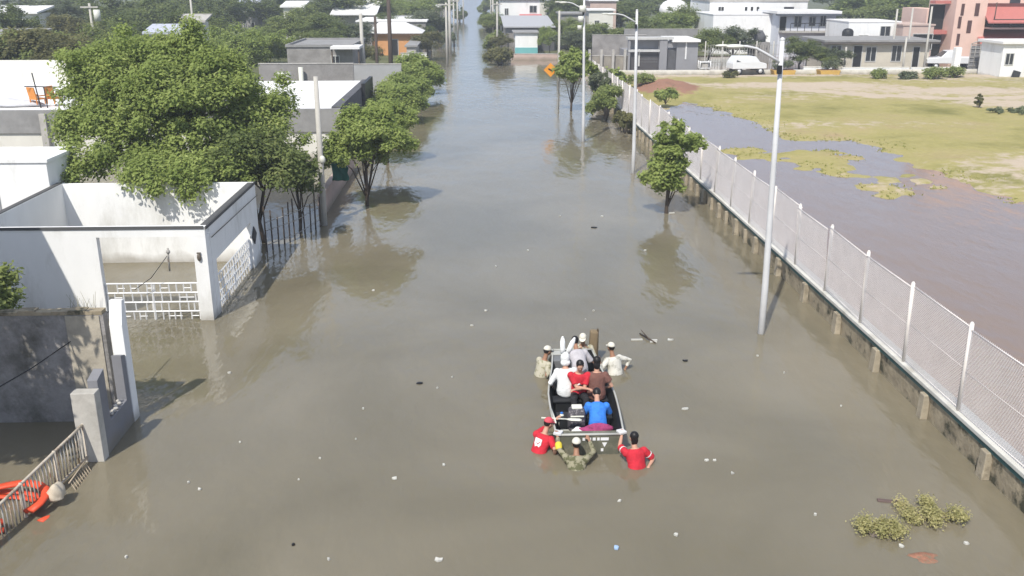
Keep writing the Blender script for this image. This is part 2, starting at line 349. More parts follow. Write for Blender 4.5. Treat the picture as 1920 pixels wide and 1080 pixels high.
pd = dist(X, Y, PATH, False); bare = np.clip(1-pd/2.6, 0, 1)*.9
bare = np.maximum(bare, np.where((Y > 88) & (X < 62), .45, 0)); bare = np.maximum(bare, np.clip(.31+vnoise(X, Y*2.2, .10, 21)*.8+.12*np.clip((Y-62)/15, 0, 1), 0, .7))
for nm, arr in (('bare', bare), ('soil', np.clip(MO*1.6, 0, 1))):
    a = lot.data.attributes.new(nm, 'FLOAT', 'POINT'); a.data.foreach_set('value', arr.ravel().astype(np.float32))
# grass tufts over the lot
N = 34000; tx = 10+rng.random(N)*45; ty = 33+rng.random(N)*60; th_, tm = lot_h(tx, ty)
near = np.clip(1-np.abs(th_-.02)/.13, 0, 1); bd = dist(tx, ty, PATH, False)
keep = (th_ > -.035) & (tm < .3) & (bd > 1.5) & (rng.random(N) < .8*near*(vnoise(tx, ty, .35, 9) > -.05))
tx, ty, th_ = tx[keep], ty[keep], th_[keep]; b = MB()
for x, y, z in zip(tx, ty, th_):
    for q in range(2):
        a = random.random()*6.28; s = .03+random.random()*.06; w = .05+random.random()*.05
        dx, dy = math.cos(a)*w, math.sin(a)*w; lx, ly = random.uniform(-.12, .12), random.uniform(.02, .18)
        z0_ = max(z, 0); b.add([(x-dx, y-dy, z-.02), (x+dx, y+dy, z-.02), (x+lx, y+ly, z0_+s)], [(0, 1, 2)])
tag(b.build('grass', leafmat('lot_grass_blades', (.24, .25, .07), (.46, .43, .17), (.50, .42, .24), .3), fixn=False), 'yellow green grass tufts growing on the half flooded lot', 'grass', kind='stuff')
# pavement along the far side of the cross street
sheet('street', 10.4, 95, 93.5, 96.5, .10, mat('dusty_street', (.33, .29, .24), .95, .15, .8))
b = MB(); b.box(10.2, 52, 93.25, 93.5, -.4, .45); tag(b.build('low_kerb_wall', WHITE2), 'long low white kerb wall between the grass lot and the grey gated house', 'wall')

# ------------------------------------------------------------------ foliage
def leaves_mesh(name, clumps, n, size, m, parent, squash=.8, shell=.35):
    """clumps: (cx,cy,cz,r); leaf quads scattered through each clump, denser near its skin"""
    off = woff(parent); C = np.array([c[:3] for c in clumps]); Rr = np.array([c[3] for c in clumps])
    pr = Rr**2; pr = pr/pr.sum(); k = rng.choice(len(C), n, p=pr)
    d = rng.normal(size=(n, 3)); d /= np.linalg.norm(d, axis=1)[:, None]
    rad = (shell+(1-shell)*rng.random(n)**.6)*(1+.26*rng.normal(size=n)); rad = np.where(rng.random(n) < .22, rng.random(n), rad)
    P = C[k]+d*(Rr[k]*rad)[:, None]*np.array([1, 1, squash])
    nrm = d*.5+rng.normal(size=(n, 3))*.38+np.array([-.1, -.2, .8]); nrm /= np.linalg.norm(nrm, axis=1)[:, None]
    t = np.cross(nrm, rng.normal(size=(n, 3))); t /= np.linalg.norm(t, axis=1)[:, None]; u = np.cross(nrm, t)
    s = size*(.6+.8*rng.random(n))[:, None]
    V = np.stack([P-t*s, P-u*s*.5+nrm*s*.12, P+t*s, P+u*s*.5+nrm*s*.12], 1).reshape(-1, 3)-np.array(off)
    me = bpy.data.meshes.new(name); me.vertices.add(4*n); me.vertices.foreach_set('co', V.ravel().astype(np.float32))
    me.loops.add(4*n); me.loops.foreach_set('vertex_index', np.arange(4*n, dtype=np.int32))
    me.polygons.add(n); me.polygons.foreach_set('loop_start', np.arange(0, 4*n, 4, dtype=np.int32)); me.polygons.foreach_set('loop_total', np.full(n, 4, np.int32))
    me.materials.append(m); me.update(calc_edges=True)
    o = bpy.data.objects.new(name, me); SC.collection.objects.link(o); o.parent = parent; return o
def clumps_in(ell, n, r, seed, rv=.45):
    """clump centres over the ellipsoids ell = (cx,cy,cz,rx,ry,rz)"""
    g = np.random.default_rng(seed); out = []
    vol = np.array([(e[3]*e[4]*e[5])**.67 for e in ell]); vol /= vol.sum()
    for i in range(n):
        e = ell[g.choice(len(ell), p=vol)]; d = g.normal(size=3); d /= np.linalg.norm(d)
        if d[2] < -.3: d[2] *= -.6
        q = .55+.45*g.random()**.6
        if g.random() < .2: q = g.random()*.6
        k = 1.
        if g.random() < .3: k = .55; q = 1.0+.22*g.random()
        out.append((e[0]+d[0]*e[3]*q, e[1]+d[1]*e[4]*q, e[2]+d[2]*e[5]*q, r*k*(1-rv/2+rv*g.random())))
    return out
def trunk_mesh(parent, base, top, r, clumps, m, nl=9, wob=.12, nm='trunk'):
    b = MB(); base = Vector(base); top = Vector(top); L = (top-base).length
    mids = [base.lerp(top, t)+Vector((random.uniform(-1, 1), random.uniform(-1, 1), 0))*wob*L*.4*(t > 0) for t in (0, .35, .7, 1)]
    b.tube(mids, [r*1.15, r*.9, r*.75, r*.5], 8)
    cs = random.sample(list(clumps), min(nl, len(clumps)))
    for c in cs:
        s = mids[random.choice([1, 2, 3])]; e = Vector(c[:3]); q = s.lerp(e, .5)+Vector((random.uniform(-.1, .1), random.uniform(-.1, .1), .08*L))
        b.tube([s, q, e], [r*.45, r*.28, r*.08], 5)
    return b.build(nm, m, parent)
def make_tree(name, label, cat, base, H, Wd, leaf, n, lsize, seed, crown0=.25, group=None, bark=BARK, nc=42, cr=.2, lean=(0, 0), ell=None, depth=None):
    t = thing(name, label, cat, base, group); bx, by, bz = base
    rx = Wd/2; ry = (depth or Wd)/2; cz0 = bz+H*crown0; zc = (cz0+bz+H)/2; rz = (bz+H-cz0)/2
    if ell is None:
        ell = [(bx+lean[0], by+lean[1], zc, rx*.82, ry*.82, rz*.82)]
        g = np.random.default_rng(seed)
        for q in range(4):
            a = g.random()*6.28; ell.append((bx+lean[0]+math.cos(a)*rx*.42, by+lean[1]+math.sin(a)*ry*.42, zc+g.uniform(-.4, .45)*rz, rx*.5, ry*.5, rz*.5))
    cl = clumps_in(ell, nc, cr*min(rx, rz)*1.9, seed)
    leaves_mesh('crown', cl, n, lsize, leaf, t)
    trunk_mesh(t, (bx, by, bz-.3), (bx+lean[0]*.8, by+lean[1]*.8, zc), max(.05, H*.018), cl, bark)
    return t

# big spreading tree over the white house
bb = G(470, 415); base = Vector((-9.6, 34.2, 0))
ell = [(-10.4, 35.2, 4.6, 2.6, 2.6, 2.1), (-12.9, 35.8, 4.6, 2.3, 2.5, 2.1), (-11.9, 36.2, 5.7, 2.2, 2.2, 1.7), (-13.5, 36.3, 5.6, 1.8, 2.0, 1.5), (-10.6, 36.2, 5.6, 1.8, 2, 1.6),
       (-12.0, 33.3, 3.2, 2.2, 1.8, 1.3), (-9.6, 33.2, 2.9, 1.7, 1.7, 1.3), (-8.3, 34.8, 3.2, 1.5, 1.7, 1.5), (-13.5, 34.8, 3.7, 1.5, 1.8, 1.2), (-8.0, 35.8, 4.2, 1.1, 1.3, 1.2), (-10.4, 31.0, 2.7, 1.9, 1.1, .85), (-12.6, 31.9, 2.9, 1.3, 1.0, .8), (-8.8, 32.2, 2.7, 1.0, .9, .8), (-7.6, 33.8, 2.6, 1.0, 1.2, 1.2)]
cl = clumps_in(ell, 340, .62, 5)
bt = thing('broadleaf_tree', 'big spreading green tree overhanging the white house, largest crown in view', 'tree', base)
leaves_mesh('crown', cl, 190000, .070, LF_BRIGHT, bt)
trunk_mesh(bt, (-9.6, 34.2, -.9), (-10.8, 35, 3.6), .2, cl, BARK, 26)
# street trees
def street_tree(label, base, top_z, x0, x1, z0, leaf, n, seed, ell=None, ls=.085, nm='street_tree', trunk_top=None):
    t = thing(nm, label, 'tree', base, 'young trees along the flooded street')
    if ell is None:
        cx = (x0+x1)/2; w = (x1-x0)/2; cz = (z0+top_z)/2; h = (top_z-z0)/2
        ell = [(cx, base[1], cz, w*.75, w*.75, h*.8), (cx-w*.3, base[1]-.3, cz-h*.25, w*.55, w*.6, h*.5), (cx+w*.35, base[1]+.2, cz-h*.1, w*.5, w*.6, h*.55), (cx, base[1], cz+h*.35, w*.5, w*.5, h*.5)]
    cl = clumps_in(ell, 80, .40*max(.6, (x1-x0)/3.5), seed)
    leaves_mesh('crown', cl, int(n*1.4), ls, leaf, t)
    trunk_mesh(t, (base[0], base[1], -.9), trunk_top or ((x0+x1)/2, base[1], (z0+top_z)/2), .085, cl, BARK, 14, wob=.05)
    return t
street_tree('round crowned young tree nearest on the left side, standing in water before the teal sheet', (-4.7, 38.3, 0), 4.1, -6.7, -2.5, 1.0, LF_BRIGHT, 26000, 21, ls=.075)
def bank_tree(label, Y, px0, px1, ptop, n, seed, ls, z0=.4):
    a = Zat(px0, ptop, Y); c = Zat(px1, ptop, Y); street_tree(label, ((a.x+c.x)/2, Y, 0), a.z, a.x, c.x, z0, LF_BRIGHT, n, seed, ls=ls)
bank_tree('young leafy tree behind the nearest left one, beside the white flat roof', 48, 655, 788, 182, 18000, 22, .08, .7)
bank_tree('young tree on the left bank below the two dark utility poles', 62, 662, 806, 156, 26000, 23, .09, -.1)
bank_tree('second farthest of the bright green trees lining the left side of the street', 70, 700, 812, 134, 18000, 27, .10, -.1)
bank_tree('farthest of the bright green trees lining the left side of the street', 78, 712, 838, 101, 24000, 24, .11, -.2)
y = 36.5
street_tree('slender lopsided green tree standing in the water by the chain link fence', (7.58, y, 0), 3.7, 6.3, 8.9, .8, LF_BRIGHT, 11000, 25,
            ell=[(7.75, y, 2.9, .75, .7, .75), (8.3, y+.1, 2.75, .55, .5, .42), (7.55, y, 1.95, .7, .7, .6), (6.85, y-.1, 1.45, .5, .5, .35), (7.5, y, 1.2, .55, .5, .38), (7.55, y, 3.35, .35, .35, .35), (7.65, y, 2.4, .62, .6, .6), (7.5, y, 1.6, .6, .55, .5)], ls=.085, trunk_top=(7.6, y, 2.2))
y = 67.3
street_tree('small round tree with thin dark trunk behind the far lamp post', (6.65, y, 0), 4.4, 5.3, 8.5, 1.4, LF_BRIGHT, 8000, 26, ls=.12)
# shrubs along the wall, bushes
def shrub(name, label, c, rx, ry, h, leaf, n, ls, seed, group=None, cat='shrub'):
    t = thing(name, label, cat, c, group); x, y, z = c
    cl = clumps_in([(x, y, z+h*.5, rx*.8, ry*.8, h*.42), (x-rx*.3, y, z+h*.35, rx*.6, ry*.6, h*.35), (x+rx*.3, y+ry*.2, z+h*.4, rx*.6, ry*.6, h*.35)], 22, .38*min(rx, h), seed)
    leaves_mesh('foliage', cl, n, ls, leaf, t)
    b = MB()
    for c2 in cl[:7]: b.tube([(x, y, z-.2), ((x+c2[0])/2, (y+c2[1])/2, z+h*.3), c2[:3]], [.03*h, .02*h, .006*h], 5)
    b.build('stem', BARKG, t); return t
shrub('wall_shrub', 'tall olive green shrub leaning over the far end of the stone wall', (8.55, 62.5, .1), 1.15, 2.6, 2.7, LF_MID, 9000, .10, 31)
shrub('wall_shrub', 'low tangle of creeper hanging on the stone wall under the tall shrub', (8.95, 57.3, -.1), .55, 3.0, 1.5, LF_OLIVE, 5000, .09, 32)
shrub('wall_shrub', 'pale straggly bush behind the small round street tree at the fence end', (9.2, 70, .1), .9, 3.0, 3.0, LF_GREY, 5000, .11, 33)
shrub('mound_shrub', 'bright green round bush growing on the red soil mound', G(1248, 190, .5), .85, .8, 1.0, LF_BRIGHT, 3000, .09, 34)
shrub('mound_shrub', 'leafy weed clump on the left slope of the soil mound', G(1205, 158, .4), 1.3, 1.2, .9, LF_MID, 2600, .10, 35)
shrub('banana_plant', 'pale green broad leaved plant rising at the corner of the lot fence', G(1152, 165, .1), .9, 1.0, 1.7, LF_BRIGHT, 900, .28, 36)
# near left: branch of a garden tree reaching into the picture
shrub('garden_tree', 'green tree branch reaching over the rough wall at the left edge', (-10.55, 19.3, 1.6), .75, .9, 1.9, LF_MID, 6000, .06, 37, cat='tree')
# its neighbour outside the frame shades the rough wall
make_tree('garden_tree', 'tall leafy garden tree standing left of the rough grey wall', 'tree', (-11.3, 14.7, 0), 7.0, 4.4, LF_MID, 12000, .10, 38, crown0=.5)
# dark trees and thin trunks behind the white house corner
make_tree('yard_tree', 'dark shaded tree with slim trunk just behind the white house corner', 'tree', (-7.7, 32.7, 0), 4.3, 3.2, LF_DARK, 12000, .08, 39, crown0=.28)
make_tree('yard_tree', 'thin dark tree beside the concrete post and teal sheet', 'tree', (-6.75, 34.3, 0), 3.5, 1.9, LF_DARK, 6000, .08, 40, crown0=.25)

# background trees: four crowns per leaf colour, reused at each spot
PROTO = {}
def far_tree(px, top, Y, wpx, leafkey, label, bz=0., c0=.12, name='yard_tree', group='trees among the houses'):
    leaf = {'b': LF_BRIGHT, 'm': LF_MID, 'd': LF_DARK, 'o': LF_OLIVE, 'g': LF_GREY}[leafkey]
    q = Zat(px, top, Y); hh = max(2.5, q.z-bz); w = wpx/F*Y*1.03*1.15
    key = (leafkey, random.randint(0, 1))
    if key not in PROTO:
        t = make_tree(name, label, 'tree', (0, 0, 0), 6., 6., leaf, 13000, .115, 100+len(PROTO), crown0=c0, group=group, nc=60, cr=.15)
        PROTO[key] = t
    else:
        t = copy_tree(PROTO[key]); t['label'] = label
    t.location = (q.x, Y, bz); t.scale = (w/6., w/6.*.9, hh/6.); t.rotation_euler.z = random.random()*6.28
    t.name = name; return t
for a in [
    (60, 38, 72, 190, 'o', 'brownish olive tree at the left edge behind the roof with orange chairs'),
    (120, 62, 68, 130, 'o', 'dull bushy tree just behind the white roof wall at the left'),
    (165, 40, 77, 130, 'm', 'mid green tree in front of the pale pole with a white box'),
    (10, 5, 100, 110, 'd', 'dark tree in the top left corner above the pale long roof'),
    (205, 68, 66, 110, 'd', 'dark tree squeezed between the roof wall and the big spreading tree'),
    (95, -8, 118, 120, 'g', 'grey green tree near the top left corner, left of the pale pole'),
    (215, -12, 124, 150, 'd', 'large dark evergreen right of the pale pole with white box'),
    (290, -8, 118, 120, 'd', 'dark tree behind the pale shed roof at upper left'),
    (355, -14, 150, 130, 'm', 'green tree at the top edge behind the bare pale pole'),
    (410, -8, 140, 100, 'd', 'shadowy tree left of the small grey two step roof'),
    (430, 34, 84, 130, 'b', 'light green tree directly behind the right half of the big spreading tree'),
    (385, 52, 80, 100, 'b', 'yellowish green tree behind the middle of the big spreading tree'),
    (495, 45, 90, 120, 'b', 'light green tree left of the flat grey house'),
    (545, 20, 115, 110, 'm', 'green tree under the small cream roof'),
    (520, -12, 150, 120, 'd', 'dark tree at the top edge above the cream roof'),
    (600, 30, 112, 100, 'd', 'dark green tree behind the flat grey house'),
    (655, 35, 118, 100, 'g', 'greyish tree under the long white shed roof'),
    (640, -20, 150, 170, 'd', 'wide dark tree above the long white shed roof'),
    (760, -16, 165, 120, 'b', 'bright green tree behind the orange house roof'),
    (715, -12, 150, 90, 'm', 'green tree left of the tall dark utility pole top'),
    (805, 10, 135, 85, 'g', 'grey green tree beside the orange house on the street side'),
    (800, 55, 112, 60, 'o', 'low olive bush at the street edge right of the orange house'),
    (675, 75, 100, 75, 'o', 'bare brownish shrub between the grey house and the orange house'),
    (18, 48, 70, 150, 'm', 'green tree at the far left edge rising over the white roof wall'),
    (98, 52, 74, 120, 'm', 'green tree over the white roof wall between the chairs and the big tree'),
    (30, 62, 84, 120, 'g', 'grey green scrubby tree low at the left edge before the long pale roof'),
    (135, 18, 96, 100, 'o', 'olive tree just right of the top left pale roof'),
    (180, 20, 100, 110, 'm', 'leafy tree behind the pale pole, right of it'),
    (255, 30, 98, 110, 'd', 'dark tree above the left half of the big spreading tree'),
    (310, 25, 100, 90, 'd', 'dark tree left of the pale shed roof at upper left'),
    (385, 20, 112, 90, 'm', 'green tree right of the pale shed roof at upper left'),
    (470, 48, 104, 90, 'm', 'green tree below the little grey stepped house'),
    (440, -10, 190, 150, 'd', 'far dark treetop at the top edge above the grey stepped house'),
    (40, -14, 170, 200, 'd', 'far dark treetops at the very top left'),
    (300, -14, 190, 200, 'm', 'far green treetop at the top edge, left of the bare pale pole'),
    (580, 5, 128, 100, 'm', 'green tree between the cream roof and the long shed'),
    (575, 55, 98, 100, 'm', 'green tree rising behind the left end of the flat grey house'),
    (630, 58, 100, 90, 'd', 'dark tree behind the porch of the flat grey house'),
    (690, 40, 130, 60, 'g', 'greyish tree between the long shed and the orange house'),
    (720, 25, 135, 70, 'd', 'dark tree directly behind the left end of the orange house'),
    (780, 40, 130, 70, 'd', 'dark tree behind the right end of the orange house'),
    (820, 30, 150, 50, 'm', 'green tree left of the cluster of grey street poles'),
    (828, -10, 230, 60, 'd', 'far dark tree at the left bank where the street vanishes'),
    (800, -14, 200, 100, 'm', 'far green tree at the top edge over the street bank'),
    # right bank
    (922, -30, 230, 55, 'm', 'green tree overhanging the far end of the street on the right'),
    (928, 20, 150, 60, 'm', 'green tree on the right bank by the group of pale poles'),
    (940, 62, 122, 50, 'o', 'brownish bush at the water edge on the right bank'),
    (1030, 45, 118, 36, 'b', 'small bright tree at the corner of the pale corrugated roof'),
    (1085, 55, 112, 90, 'g', 'grey tangle of bushes left of the block wall'),
    (1120, 40, 121, 110, 'm', 'green tree behind the block wall near the second lamp arm'),
    (1165, -5, 150, 150, 'd', 'tall dark tree behind the lamp arms'),
    (1240, 18, 124, 110, 'b', 'bright green tree behind the grey gated house'),
    (1290, 5, 128, 100, 'm', 'mid green tree right of the bright one behind the grey gated house'),
    (1335, 50, 104, 90, 'm', 'green tree at the right corner of the grey gated house'),
    (1378, 45, 107, 110, 'g', 'grey green feathery tree in front of the tall white house'),
    (1060, -12, 165, 110, 'd', 'dark tree at the top edge behind the pale roofs'),
    (1505, 70, 97, 85, 'd', 'dark round tree in the garden left of the low cream house'),
    (1570, 90, 95.5, 55, 'g', 'pale wispy tree in front of the low cream house'),
    (1600, -25, 175, 190, 'd', 'broad dark tree crown behind the white two storey house'),
    (1690, -35, 160, 200, 'b', 'big bright tree left of the pink building at the top edge'),
    (1045, 15, 140, 70, 'd', 'dark tree right of the red lower storey'),
    (1075, 30, 125, 70, 'm', 'bushy green tree at the right end of the corrugated roof'),
    (1205, 30, 118, 80, 'd', 'dark tree in front of the far domed white roof'),
    (1270, 45, 112, 90, 'm', 'green tree just over the flat roof of the gated house'),
    (1310, -10, 170, 120, 'd', 'far dark tree left of the long white upper floor'),
    (1205, -14, 190, 140, 'm', 'far green treetop at the top edge above the second lamp'),
    (1130, -14, 190, 110, 'd', 'far dark treetop at the top edge above the third lamp'),
    (1545, 88, 96, 60, 'm', 'small green tree at the left corner of the low cream house'),
    (1640, 0, 150, 120, 'm', 'green tree behind the white box house'),
    (1760, -20, 150, 90, 'm', 'tree touching the left flank of the pink building'),
]: far_tree(*a)
for i, (px, py, wpx, h, lf, lab) in enumerate([(938, 122, 44, 2.2, 'o', 'brown olive bush hanging over the water at the cross street corner'), (930, 96, 34, 2.6, 'm', 'green bush right behind the corner bush on the right bank'), (922, 72, 26, 3.0, 'o', 'olive bush by the pale poles on the right bank'),
                                              (915, 50, 22, 3.4, 'd', 'dark bush farther along the right bank'), (909, 28, 18, 4., 'm', 'last green bush before the street vanishes on the right'), (862, 40, 20, 3., 'd', 'dark bush far down the left bank'), (838, 88, 26, 2.4, 'g', 'grey green bush at the left bank by the thick grey pole')]):
    q = G(px, py); w = wpx/F*q.y/2*1.2
    shrub('bank_shrub', lab, (q.x, q.y, 0), w, w*1.3, h, {'o': LF_OLIVE, 'm': LF_MID, 'd': LF_DARK, 'g': LF_GREY}[lf], 3500, .0017*q.y, 300+i, 'bushes on the far water edges')
# low garden shrubs along the right wall
for px, py, wpx, h, lab in [(1646, 148, 30, 1.1, 'first dark clipped shrub against the white wall, right of the yellow planter'), (1700, 149, 32, .8, 'small grey green shrub against the white wall between two bigger ones'),
                            (1748, 149, 42, 1.2, 'wide shrub against the white wall before the pickup'), (1787, 146, 40, 1.3, 'bright shrub beside the white gate pillar')]:
    q = G(px, py, .15); w = wpx/F*q.y/2*1.1; shrub('clipped_shrub', lab, (q.x, q.y-.2, .1), w, w*.8, h, LF_MID if h > 1 else LF_GREY, 1800, .11, int(px), 'shrubs along the white garden wall')
shrub('clipped_shrub', 'flat dry shrub at the foot of the low kerb wall', G(1369, 147, .15), .8, .6, .7, LF_OLIVE, 900, .1, 77, 'shrubs along the white garden wall')
shrub('weed_clump', 'low dark weeds by the sandy track at the right edge', G(1900, 215, .1), 2.2, 1.2, .5, LF_GREY, 1500, .1, 78)
shrub('weed_clump', 'upright lone weed beside the sandy track', G(1834, 205, .1), .35, .3, 1.2, LF_OLIVE, 700, .08, 79)

# ------------------------------------------------------------------ right: stone wall with chain link fence
wl = thing('stone_wall', 'long mossy stone wall with white coping along the right side of the flooded street', 'wall', (9.5, 40, 0))
b = MB(); ys_ = np.arange(4, 79, .5); prof = []
for i, y in enumerate(ys_):
    j = vnoise(np.array([y]), np.array([1.]), .9, 2)[0]*.05
    prof.append((y, 9.57+j*.6))
for (y0, x0), (y1, x1) in zip(prof, prof[1:]):
    b.add([(x0+.07, y0, -1), (x1+.07, y1, -1), (x1, y1, .62), (x0, y0, .62), (9.82, y0, -1), (9.82, y1, -1), (9.82, y1, .62), (9.82, y0, .62)], [(0, 1, 2, 3), (4, 7, 6, 5), (3, 2, 6, 7)])
b.build('masonry', STONE, wl)
b = MB(); b.box(9.535, 9.62, 4, 78.5, .555, .655); b.build('teal_strip', TEAL, wl)
b = MB(); b.box(9.50, 9.86, 4, 78.7, .66, .75); b.build('coping', CONCL if False else mat('pale_coping', (.55, .54, .50), .85, .12, 2., col2=(.33, .31, .26), c2=(.5, .75), bump=.2), wl, bevel=.015)
for i in range(29):
    y = 5.2+i*2.55; b = MB(); s = .25+.1*random.random()
    b.add([(9.40-.02*random.random(), y-s/2, -1), (9.6, y-s/2, -1), (9.6, y+s/2, -1), (9.40, y+s/2, -1), (9.45, y-s/2*.8, .56), (9.59, y-s/2*.8, .56), (9.59, y+s/2*.8, .56), (9.45, y+s/2*.8, .56)],
          [(0, 3, 2, 1), (4, 5, 6, 7), (0, 1, 5, 4), (1, 2, 6, 5), (2, 3, 7, 6), (3, 0, 4, 7)]); b.build('pilaster', PILA, wl, bevel=.02)
for i in range(9, 28):
    y = 5.2+(i+.5)*2.55+random.uniform(-.2, .2); b = MB(); w = .07+.05*random.random(); b.prism([(y-w, -1), (y+w, -1), (y+w*.7, .50), (y-w*.7, .50)], 0, 9.47, 9.60); b.build('stub', PILA, wl, bevel=.015)
fn = thing('chain_link_fence', 'tall galvanised chain link fence with pale posts standing on the stone wall', 'fence', (9.60, 40, .75))
BAY = 2.53; FH = 1.8
def mesh_panel(step, wr):
    b = MB()
    n = int((BAY+FH)/step)+1
    for i in range(n):
        for sg in (1, -1):
            a0 = i*step-FH; pts = []
            t0 = max(0, -a0); t1 = min(FH, BAY-a0)
            if t1-t0 < .03: continue
            for t in (t0, t1):
                yy = a0+t; pts.append((0, yy if sg > 0 else BAY-yy, t))
            b.tube(pts, wr, 3, cap=False, smooth=False)
    b.tube([(0, 0, FH-.03), (0, BAY, FH-.03)], .012, 4); b.tube([(0, 0, FH*.5), (0, BAY, FH*.5)], .006, 4); b.tube([(0, 0, .05), (0, BAY, .05)], .008, 4)
    return b
mpb = mesh_panel(.062, .0043); mpb.v = [(v[0]+9.60, v[1]+40, v[2]+.75) for v in mpb.v]; p0 = mpb.build('mesh_panel', WIRE, fn)
pb = MB(); pb.tube([(0, 0, 0), (0, 0, FH+.06)], .045, 8); pb.ball((0, 0, FH+.06), .04, 8, 4); pb.v = [(v[0]+9.60, v[1]+40, v[2]+.75) for v in pb.v]; post0 = pb.build('fence_post', mat('cream_galvanised_post', (.66, .62, .58), .6, .12, 4., col2=(.42, .36, .30), c2=(.58, .75), dscale=4), fn)
Y0 = 14.2-BAY*3
for i in range(29):
    y = Y0+i*BAY
    for src, first in ((p0, i == 0), (post0, i == 0)):
        o = src if first else src.copy()
        if not first: SC.collection.objects.link(o)
        o.location = (0, y-40, 0)
        o.rotation_euler = (random.gauss(0, .010), random.gauss(0, .022), 0)

# ------------------------------------------------------------------ lamp posts
def lamp_post():
    t = thing('street_lamp', 'nearest and tallest looking pale street lamp, its curved arm reaching over the street', 'street lamp', (7.5, 23.05, 0), 'street lamps along the stone wall')
    b = MB(); b.tube([(7.5, 23.05, -1), (7.5, 23.05, 1.2), (7.44, 23.05, 4.5), (7.38, 23.05, 7.6)], [.10, .088, .072, .055], 12); b.ball((7.38, 23.05, 7.6), .06); b.build('pole', GALV, t)
    b = MB(); b.tube([(7.39, 23.05, 7.05), (7.1, 23.02, 7.22), (6.75, 23.0, 7.40), (6.5, 22.98, 7.45), (6.35, 22.97, 7.45)], [.036, .034, .03, .03, .03], 8); ar = b.build('arm', GALV, t)
    b = MB(); b.ball((6.2, 22.96, 7.45), (.26, .12, .055), 14, 8); b.ball((5.9, 22.95, 7.47), (.18, .075, .035), 12, 6); hd = b.build('lamp_head', LAMPG, t)
    b = MB(); b.obox((7.34, 22.96, 6.9), (.10, .10, .2)); b.build('control_box', BLACKM, t)
    return t
lp = lamp_post()
l2 = dup(lp, (7.52, 44.7, 0), 'second street lamp along the stone wall, standing in water before the slender tree', (1, 1, 1.0))
l3 = dup(lp, (6.1, 54.1, 0), 'third and farthest street lamp, with white boxes near its top', (1, 1, 1.04))
for dx, dz, s in ((-.28, 6.45, .3), (-.2, 6.95, .34), (-.35, 6.05, .22)):
    b = MB(); b.tube([(6.1+dx, 54.0, dz), (6.1+dx, 54.0, dz+s)], s*.55, 12); b.build('service_box', LAMPG, l3)
# thin pole with an orange sign beyond
sp = G(1047, 205); t = thing('sign_post', 'thin post carrying an orange diamond warning sign beside the small round tree', 'sign', sp)
b = MB(); b.tube([(sp.x, sp.y, -.8), (sp.x, sp.y, 5.9)], .05, 8); b.build('post', POLEC, t)
b = MB(); q = Zat(1044, 131, sp.y-.05); b.obox((q.x-.45, q.y-.05, q.z), (.7, .03, .7), (0, .785, 0)); b.build('sign_plate', mat('orange_sign', (.75, .30, .03), .5, .05), t)
b = MB(); b.obox((q.x-.45, q.y-.075, q.z), (.36, .012, .10), (0, .5, 0)); b.build('symbol', BLACKM, t)

# ------------------------------------------------------------------ left: white roofless forecourt of the near house
hs = thing('white_house', 'white walled house with open forecourt and iron gates, nearest on the left', 'house', (-10, 27, 0))
a = Zat(188, 500, 24.6).x; c = Zat(366, 500, 24.6).x
b = MB()
b.box(-13.5, a, 24.6, 24.8, -1, 2.40); b.box(-13.5, -7.38, 24.6, 24.8, 2.40, 2.67); b.box(c, -7.38, 24.6, 24.98, -1, 2.398)
b.box(-7.56, -7.36, 24.981, 25.35, -1, 2.66); b.box(-7.56, -7.36, 25.35, 29.5, 1.55, 2.66); b.box(-7.56, -7.36, 29.5, 30.5, -1, 2.66)
b.box(-13.5, -7.56, 30.3, 30.5, -1, 2.66); b.box(-13.7, -13.5, 24.62, 30.5, -1, 2.68)
b.build('wall', WHITE, hs)
b = MB(); b.box(-13.5, -7.40, 24.575, 24.6, 2.62, 2.70); b.box(-7.36, -7.335, 24.6, 30.5, 2.60, 2.69); b.box(-7.54, -7.38, 24.81, 30.3, 2.66, 2.685); b.box(-13.68, -13.52, 24.7, 30.4, 2.682, 2.71); b.build('wall_edge', mat('dark_wall_edge', (.09, .09, .09), .8), hs)
b = MB(); b.box(-24, -13.72, 29.9, 32.2, -1, 3.46); b.box(-24.1, -13.66, 29.85, 32.3, 3.46, 3.56); rw = b.build('rear_wing', WHITE, hs)
w = MB(); w.box(-16.6, -15.35, 29.86, 29.895, 1.9, 3.15); w.build('grey_panel', mat('shaded_grey', (.30, .30, .31), .7, .1, 2., stretch=(1, 1, 8)), rw)  # window-like shaded patch of the wing's front, put in as a flat grey panel
b = MB(); b.obox((-7.40, 29.7, 1.05), (.02, .34, .34), (.785, 0, 0)); b.obox((-7.335, 29.75, 1.05), (.03, .42, .42), (.785, 0, 0)); b.build('diamond_plaque', mat('dark_plaque', (.03, .032, .04), .5), hs)
b = MB(); q = Zat(374, 482, 24.6); b.ball((q.x, 24.57, q.z), (.06, .06, .11)); b.obox((q.x, 24.58, q.z+.12), (.10, .06, .03)); b.build('wall_lamp', mat('lamp_bronze', (.12, .1, .08), .5), hs)
b = MB(); q = Zat(340, 478, 24.6); b.tube([(-8.4, 24.56, 2.1), (-8.42, 24.56, 1.75), (-8.42, 24.56, 1.45)], .025, 6); b.ball((-8.4, 24.55, 2.0), .06, 8, 5); b.build('pipe', IRONG, hs)
